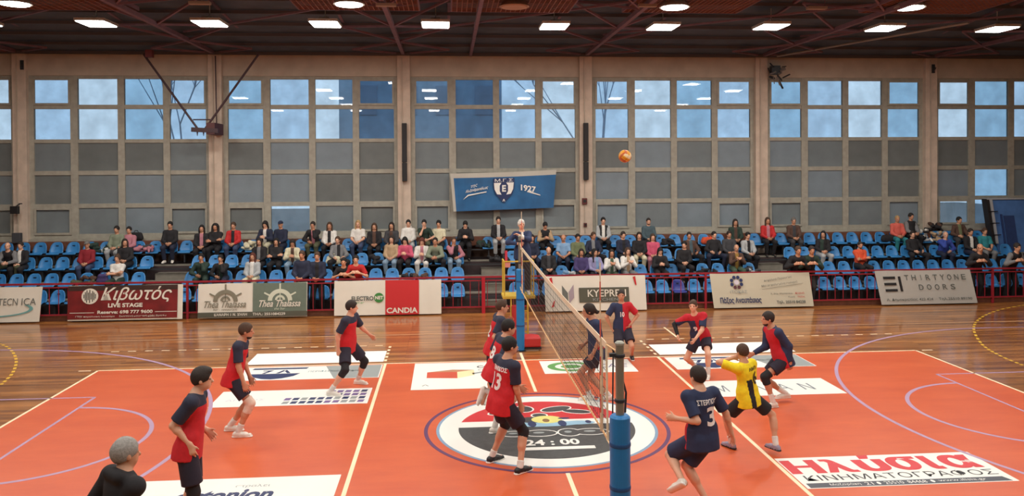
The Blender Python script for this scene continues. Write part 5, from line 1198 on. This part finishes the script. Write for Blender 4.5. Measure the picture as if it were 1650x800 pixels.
SP = [
(10, 397, 3, 'knees', ('bald', 'brown'), ('long', 'black', 'black', 'grey'), 'khaki', 'balding man in black vest and khaki trousers at the far left of the stand'),
(33, 396, 3, 'lap', ('short', 'dark'), ('long', 'black', 'white'), 'black', 'man in black coat with white scarf under the leftmost pillar'),
(140, 395, 3, 'lap', ('cap', 'salt'), ('long', 'maroon'), 'jeans', 'man in maroon sweater and grey cap, arms on lap'),
(188, 373, 4, 'lap', ('short', 'black'), ('long', 'sage'), 'lgrey', 'man in sage grey sweatshirt in the top row at left'),
(206, 378, 4, 'slouch', ('short', 'black'), ('long', 'rose'), 'dgrey', 'dark-haired spectator tucked behind the woman in black at left'),
(203, 391, 3, 'turn', ('bob', 'dark'), ('long', 'black'), 'black', 'woman in black jacket turned aside above the woman in white'),
(189, 417, 2, 'cross', ('bun', 'brown'), ('tee', 'white'), 'dgreen', 'woman in white T-shirt with arms crossed above the dark red banner'),
(274, 363, 4, 'lap', ('short', 'black'), ('long', 'black'), 'navy', 'man in black jacket and white sneakers above the left aisle'),
(325, 369, 4, 'lap', ('bob', 'black'), ('long', 'black', 'rose'), 'black', 'woman in black with pink scarf left of the curly-haired woman'),
(347, 366, 4, 'cross', ('curly', 'black'), ('long', 'black'), 'black', 'woman in black with big curly dark hair'),
(376, 364, 4, 'lap', ('short', 'brown'), ('long', 'red', 'black'), 'jeans', 'man in open red jacket over black shirt, top row'),
(428, 362, 4, 'phone', ('bob', 'black'), ('long', 'navy', 'white'), 'cream', 'woman in navy and white with cream trousers, top row'),
(452, 362, 4, 'lap', ('cap', 'navy'), ('long', 'navy'), 'navy', 'man in navy cap and navy jacket before the clear lower pane'),
(418, 390, 3, 'lap', ('long', 'dark'), ('long', 'black', 'grey'), 'black', 'long-haired woman in black jacket over grey, third row left of the woman in plain black'),
(445, 390, 3, 'cross', ('long', 'black'), ('long', 'black'), 'black', 'woman in plain black top with arms folded, third row'),
(323, 415, 2, 'chin', ('short', 'black'), ('long', 'dgreen'), 'dgreen', 'boy in dark green resting chin on hand, above the left railing gap'),
(355, 417, 2, 'chin', ('short', 'black'), ('long', 'black', 'dgreen'), 'navy', 'boy in black jacket leaning forward above the cream wheel banner'),
(407, 414, 2, 'lap', ('long', 'auburn'), ('long', 'lgrey', 'white'), 'cream', 'red-haired woman in pale blouse above the wheel banner'),
(471, 396, 3, 'phone', ('long', 'dark'), ('long', 'cream', 'brown'), 'ljeans', 'woman in cream jacket and light jeans looking down'),
(505, 363, 4, 'chin', ('short', 'dark'), ('long', 'black', 'rose'), 'khaki', 'man in black jacket and khaki trousers beside the clear lower pane'),
(531, 364, 4, 'lap', ('long', 'brown'), ('long', 'white', 'black'), 'black', 'woman in white jacket over black, top row'),
(546, 387, 3, 'slouch', ('short', 'brown'), ('long', 'grey', 'black'), 'black', 'spectator in grey leaning below the woman in white jacket'),
(577, 361, 4, 'lap', ('long', 'blonde'), ('tee', 'white'), 'jeans', 'blonde woman in white T-shirt, top row'),
(603, 371, 4, 'lap', ('bob', 'brown'), ('long', 'black', 'brown'), 'black', 'woman in black cardigan right of the blonde woman'),
(631, 364, 4, 'lap', ('long', 'dark'), ('long', 'dgrey', 'brown'), 'black', 'long-haired woman in dark coat left of the white hoodie man'),
(658, 360, 4, 'lap', ('short', 'black'), ('hood', 'white'), 'lgrey', 'man in white hoodie below the left column speaker'),
(684, 360, 4, 'chin', ('short', 'black'), ('tee', 'dgreen'), 'khaki', 'youth in dark green T-shirt with hand at face, top row'),
(707, 361, 4, 'lap', ('top', 'black'), ('tee', 'cream'), 'black', 'youth in cream T-shirt in the top row'),
(631, 386, 3, 'lap', ('long', 'dark'), ('long', 'tan'), 'ljeans', 'woman in tan fleece and light jeans above the red panel'),
(653, 388, 3, 'phone', ('bob', 'black'), ('long', 'pink'), 'black', 'girl in pink sweater and white shoes'),
(680, 391, 3, 'phone', ('long', 'auburn'), ('long', 'white', 'rose'), 'white', 'girl in white jacket and pale trousers right of the pink sweater'),
(703, 389, 3, 'knees', ('short', 'black'), ('long', 'sage'), 'black', 'youth in sage sweatshirt leaning on his knees, white shoes'),
(730, 388, 3, 'chin', ('tail', 'brown'), ('long', 'black', 'black', 'rose'), 'ljeans', 'girl in black top and jeans covering her face with a hand'),
(750, 362, 4, 'phone', ('short', 'black'), ('hood', 'black'), 'black', 'boy in black hoodie below the left end of the club banner'),
(803, 355, 4, 'lap', ('short', 'dark'), ('long', 'black', 'lgrey'), 'lgrey', 'boy in black jacket and grey joggers left of the umpire'),
(878, 365, 4, 'phone', ('short', 'black'), ('long', 'black', 'black', 'tan'), 'black', 'spectator in black vest right of the umpire, top row'),
(857, 384, 3, 'lap', ('long', 'black'), ('long', 'navy'), 'navy', 'woman in navy half hidden by the far net post'),
(884, 404, 2, 'lap', ('bald', 'dark'), ('long', 'black', 'dgrey'), 'black', 'balding man in black suit beside the top of the net'),
(908, 384, 3, 'lap', ('bald', 'brown'), ('tee', 'lblue'), 'navy', 'man in light blue shirt with hands on knees'),
(931, 383, 3, 'lap', ('short', 'black'), ('long', 'olive'), 'grey', 'person in olive top right of the light blue shirt'),
(955, 380, 3, 'slouch', ('short', 'brown'), ('long', 'navy', 'grey'), 'black', 'man in navy coat below the right column speaker'),
(972, 356, 4, 'lap', ('short', 'black'), ('long', 'black', 'white', 'lgrey'), 'black', 'man in black vest over white hoodie, raised above the top row'),
(1004, 379, 3, 'lap', ('short', 'dark'), ('long', 'navy', 'black'), 'black', 'man in dark jacket below the flying ball'),
(1030, 380, 3, 'lap', ('bob', 'dark'), ('long', 'black'), 'cream', 'woman in black with cream trousers left of the girl in pink'),
(1045, 357, 4, 'lap', ('crop', 'dark'), ('long', 'plaid'), 'black', 'bearded man in plaid shirt, top row'),
(937, 407, 2, 'lap', ('long', 'dark'), ('long', 'purple'), 'black', 'long-haired woman in purple jacket above the net-side banner'),
(960, 407, 2, 'turn', ('long', 'black'), ('long', 'lilac', 'lblue'), 'black', 'girl in lilac and blue beside the antenna'),
(986, 408, 2, 'clap', ('long', 'dark'), ('long', 'white', 'green'), 'green', 'girl in white with green trousers, hands together'),
(1011, 405, 2, 'clap', ('long', 'brown'), ('long', 'white', 'tan'), 'grey', 'long-haired woman in white jacket applauding'),
(1052, 388, 3, 'lap', ('bob', 'brown'), ('long', 'pink'), 'rose', 'small girl in pink jacket below the plaid shirt man'),
(1064, 405, 2, 'phone', ('long', 'black'), ('long', 'black'), 'black', 'woman in black with long hair at the right end of the net-side banner'),
(1101, 395, 2, 'turn', ('short', 'black'), ('long', 'black'), 'black', 'pale-faced spectator in black alone above the open railing'),
(1112, 380, 3, 'slouch', ('short', 'dark'), ('long', 'brown', 'plaid'), 'black', 'man in brown checked shirt above the open railing'),
(1149, 379, 3, 'slouch', ('short', 'black'), ('long', 'black'), 'navy', 'large man in black jacket above the left end of the flower logo board'),
(1175, 378, 3, 'lap', ('short', 'dark'), ('long', 'dgrey'), 'black', 'man in dark grey above the flower logo'),
(1185, 365, 4, 'lap', ('bob', 'dark'), ('long', 'dgreen', 'brown'), 'black', 'woman in dark green coat, top row near the right-hand aisle'),
(1237, 356, 4, 'lap', ('long', 'brown'), ('long', 'red', 'rose'), 'black', 'long-haired woman in red jacket above the right aisle'),
(1205, 380, 3, 'lap', ('short', 'black'), ('long', 'lgrey', 'black'), 'black', 'youth in pale grey jacket beside the right aisle steps'),
(1187, 400, 2, 'clap', ('bald', 'grey'), ('long', 'brown', 'mustard'), 'green', 'old man in brown jacket over mustard sweater'),
(1279, 356, 4, 'lap', ('short', 'salt'), ('long', 'brown', 'dgrey'), 'dgrey', 'heavy man in brown coat, top row right of the aisle'),
(1286, 399, 2, 'rail', ('short', 'brown'), ('long', 'black', 'black'), 'black', 'man in black sweater leaning on the railing, right of the aisle'),
(1308, 402, 2, 'rail', ('short', 'dark'), ('long', 'dgreen', 'black'), 'dgrey', 'youth in dark green leaning on the railing beside the man in black'),
(1325, 378, 3, 'turn', ('long', 'black'), ('long', 'black', 'dgreen'), 'lgrey', 'dark-haired woman in black alone above the leaning pair'),
(1386, 395, 2, 'cross', ('crop', 'dark'), ('long', 'orange'), 'black', 'bearded man in bright orange jacket with crossed arms'),
(1446, 353, 4, 'lap', ('crop', 'blonde'), ('long', 'salmon'), 'teal', 'man in salmon sweater and teal trousers, top row'),
(1468, 349, 4, 'lap', ('short', 'black'), ('long', 'black', 'black', 'grey'), 'black', 'man in black vest with grey sleeves, top row by the pillar'),
(1472, 378, 3, 'slouch', ('short', 'dark'), ('long', 'black'), 'black', 'heavy man in black, third row below the grey-sleeved vest'),
(1525, 379, 3, 'chin', ('bald', 'grey'), ('long', 'blue'), 'navy', 'man in royal blue jacket with hand at chin'),
(1544, 355, 4, 'slouch', ('short', 'black'), ('long', 'brown', 'olive'), 'dgrey', 'man in brown jacket, top row left of the blue panel'),
(1564, 374, 3, 'lap', ('short', 'dark'), ('long', 'black', 'white'), 'navy', 'man in black blazer over white shirt'),
(1587, 373, 3, 'lap', ('short', 'brown'), ('tee', 'teal'), 'grey', 'man in teal shirt beside the tall blue panel'),
(1580, 396, 2, 'rail', ('bald', 'dark'), ('long', 'black'), 'black', 'stout bald man in black leaning on the railing at right'),
(1636, 391, 2, 'rail', ('short', 'dark'), ('long', 'black', 'black', 'grey'), 'black', 'man in black vest with grey sleeves by the railing at far right'),
(487, 411, 1, 'stand', ('short', 'brown'), ('long', 'navy'), 'navy', 'man in navy jacket standing behind the railing, left of the pair'),
(511, 413, 1, 'stand', ('short', 'brown'), ('long', 'navy', 'black'), 'black', 'man in navy tracksuit standing behind the railing, right of the pair'),
(553, 422, 1, 'rail', ('short', 'black'), ('tee', 'black'), 'black', 'boy in black T-shirt leaning on the railing over the white banner'),
(573, 418, 1, 'rail', ('short', 'black'), ('tee', 'red'), 'black', 'boy in red T-shirt leaning on the railing over the white banner'),
]
for e in SP:
    lb = e[7]; spect(*e[:7], lb, skin=random.choice(['warm', 'fair', 'tan']), shoes='white' if 'white s' in lb else 'dark', beard='dark' if 'bearded' in lb else None)

# ---------------------------------------------------------------- coats and bags left on the seats
def bundle(u, v, row, col, label, cat='coat', w_=.36, hgt=.22, dp=.28, seed=1, col2=None, name='coat', ledge=False):
    r = random.Random(seed); Y0 = ROWY[row-1]+.0 if not ledge else 13.72; P = atY(u, v, Y0); z = PAN[row-1] if not ledge else 1.94
    S = SD(.016)
    if cat == 'bag':
        S.cap((-w_/2+.08, 0, .10), (w_/2-.08, 0, .10), .10, k=.05, ax=(0, 1, 0), sc=.8); S.cap((-w_/2+.09, 0, hgt-.05), (w_/2-.09, 0, hgt-.05), .07, k=.06)
        S.cap((-.07, 0, hgt), (-.04, 0, hgt+.07), .012, k=.01); S.cap((.07, 0, hgt), (.04, 0, hgt+.07), .012, k=.01); S.cap((-.04, 0, hgt+.07), (.04, 0, hgt+.07), .012, k=.01)
    else:
        for i in range(9):
            a = V3(r.uniform(-w_/2, w_/2)*.8, r.uniform(-dp/2, dp/2)*.8, r.uniform(.05, hgt*.8)); b = a+V3(r.uniform(-.12, .12), r.uniform(-.08, .08), r.uniform(-.04, .05)); b[2] = max(b[2], .05); S.cap(a, b, r.uniform(.04, .075), r.uniform(.04, .06), k=.035, m=i % 3 == 2)
        S.cap((w_*.3, -.1, .1), (w_*.36, -.2, .02), .04, .03, k=.03); S.cap((-w_/2+.06, 0, .05), (w_/2-.06, 0, .05), .05, k=.03)
    me = S.mesh('coat', [cm(col), cm(col2 or col)], None, wob=.004)
    o = link(name, me, None, (P.x, Y0-.02, z+.005), label=label, cat=cat, group='coats and bags on the seats'); return o
B = [(160, 376, 4, 'dgreen', 'dark green coat heaped in the top row left of the sage sweatshirt', 'coat', .6, .34, .3, 1, None, 'coat', False),
(170, 388, 4, 'white', 'white scarf bundle under the dark green coat', 'scarf', .4, .12, .2, 2, None, 'scarf', False),
(220, 378, 4, 'black', 'black bag on the window ledge at left', 'bag', .42, .26, .2, 3, None, 'bag', True),
(232, 393, 4, 'rose', 'patterned pink and dark coat on the top row seat at left', 'coat', .62, .26, .3, 4, 'dgrey', 'coat', False),
(137, 447, 2, 'brown', 'brown coat heap in the second row at left', 'coat', .8, .26, .3, 5, 'khaki', 'coat', False),
(166, 450, 2, 'purple', 'dark blue bag beside the brown coat heap', 'bag', .34, .3, .2, 6, None, 'bag', False),
(404, 395, 4, 'cream', 'cream jacket draped on a top row seat', 'jacket', .4, .34, .2, 7, None, 'jacket', False),
(538, 428, 3, 'cream', 'cream bag on a third row seat behind the railing boys', 'bag', .46, .26, .24, 8, None, 'bag', False),
(610, 412, 3, 'black', 'black backpack on a seat left of the tan fleece', 'backpack', .44, .36, .26, 9, None, 'backpack', False),
(668, 446, 2, 'brown', 'dark coat heap above the red banner panel', 'coat', .9, .2, .3, 10, 'black', 'coat', False),
(780, 388, 4, 'dgreen', 'dark jacket on the seat left of the grey joggers boy', 'jacket', .44, .26, .3, 11, 'black', 'jacket', False),
(805, 425, 3, 'black', 'black coat heap on the middle aisle steps', 'coat', .7, .22, .34, 12, 'dgrey', 'coat', False),
(918, 434, 2, 'lgrey', 'pale grey and blue coat bundle above the net-side banner', 'coat', .5, .24, .28, 13, 'lblue', 'coat', False),
(1077, 388, 4, 'black', 'black jacket on a top row seat below the wide window', 'jacket', .44, .24, .28, 14, None, 'jacket', False),
(1142, 378, 4, 'orange', 'orange and brown bag in the top row', 'bag', .5, .22, .26, 15, 'brown', 'bag', False),
(1140, 427, 2, 'black', 'black coat on a second row seat left of the old man', 'coat', .6, .2, .3, 16, 'dgrey', 'coat', False),
(1210, 424, 2, 'dgrey', 'grey coat on the second row seat next to the right aisle', 'coat', .4, .22, .28, 17, 'lgrey', 'coat', False),
(1430, 380, 4, 'black', 'black bag on a top row seat left of the salmon sweater', 'bag', .44, .22, .24, 18, None, 'bag', False),
(1490, 365, 4, 'white', 'black and white patterned coat against the rightmost pillar', 'coat', .4, .55, .3, 19, 'black', 'coat', False),
(1503, 352, 4, 'black', 'black fur-hooded coat on the window ledge by the rightmost pillar', 'coat', .6, .34, .3, 20, 'brown', 'coat', True),
(1512, 368, 4, 'tan', 'tan and grey jacket pile right of the rightmost pillar', 'jacket', .5, .36, .3, 21, 'ljeans', 'jacket', False)]
for b in B: bundle(b[0], b[1], b[2], b[3], b[4], b[5], b[6], b[7], b[8], b[9], b[10], b[11], b[12])
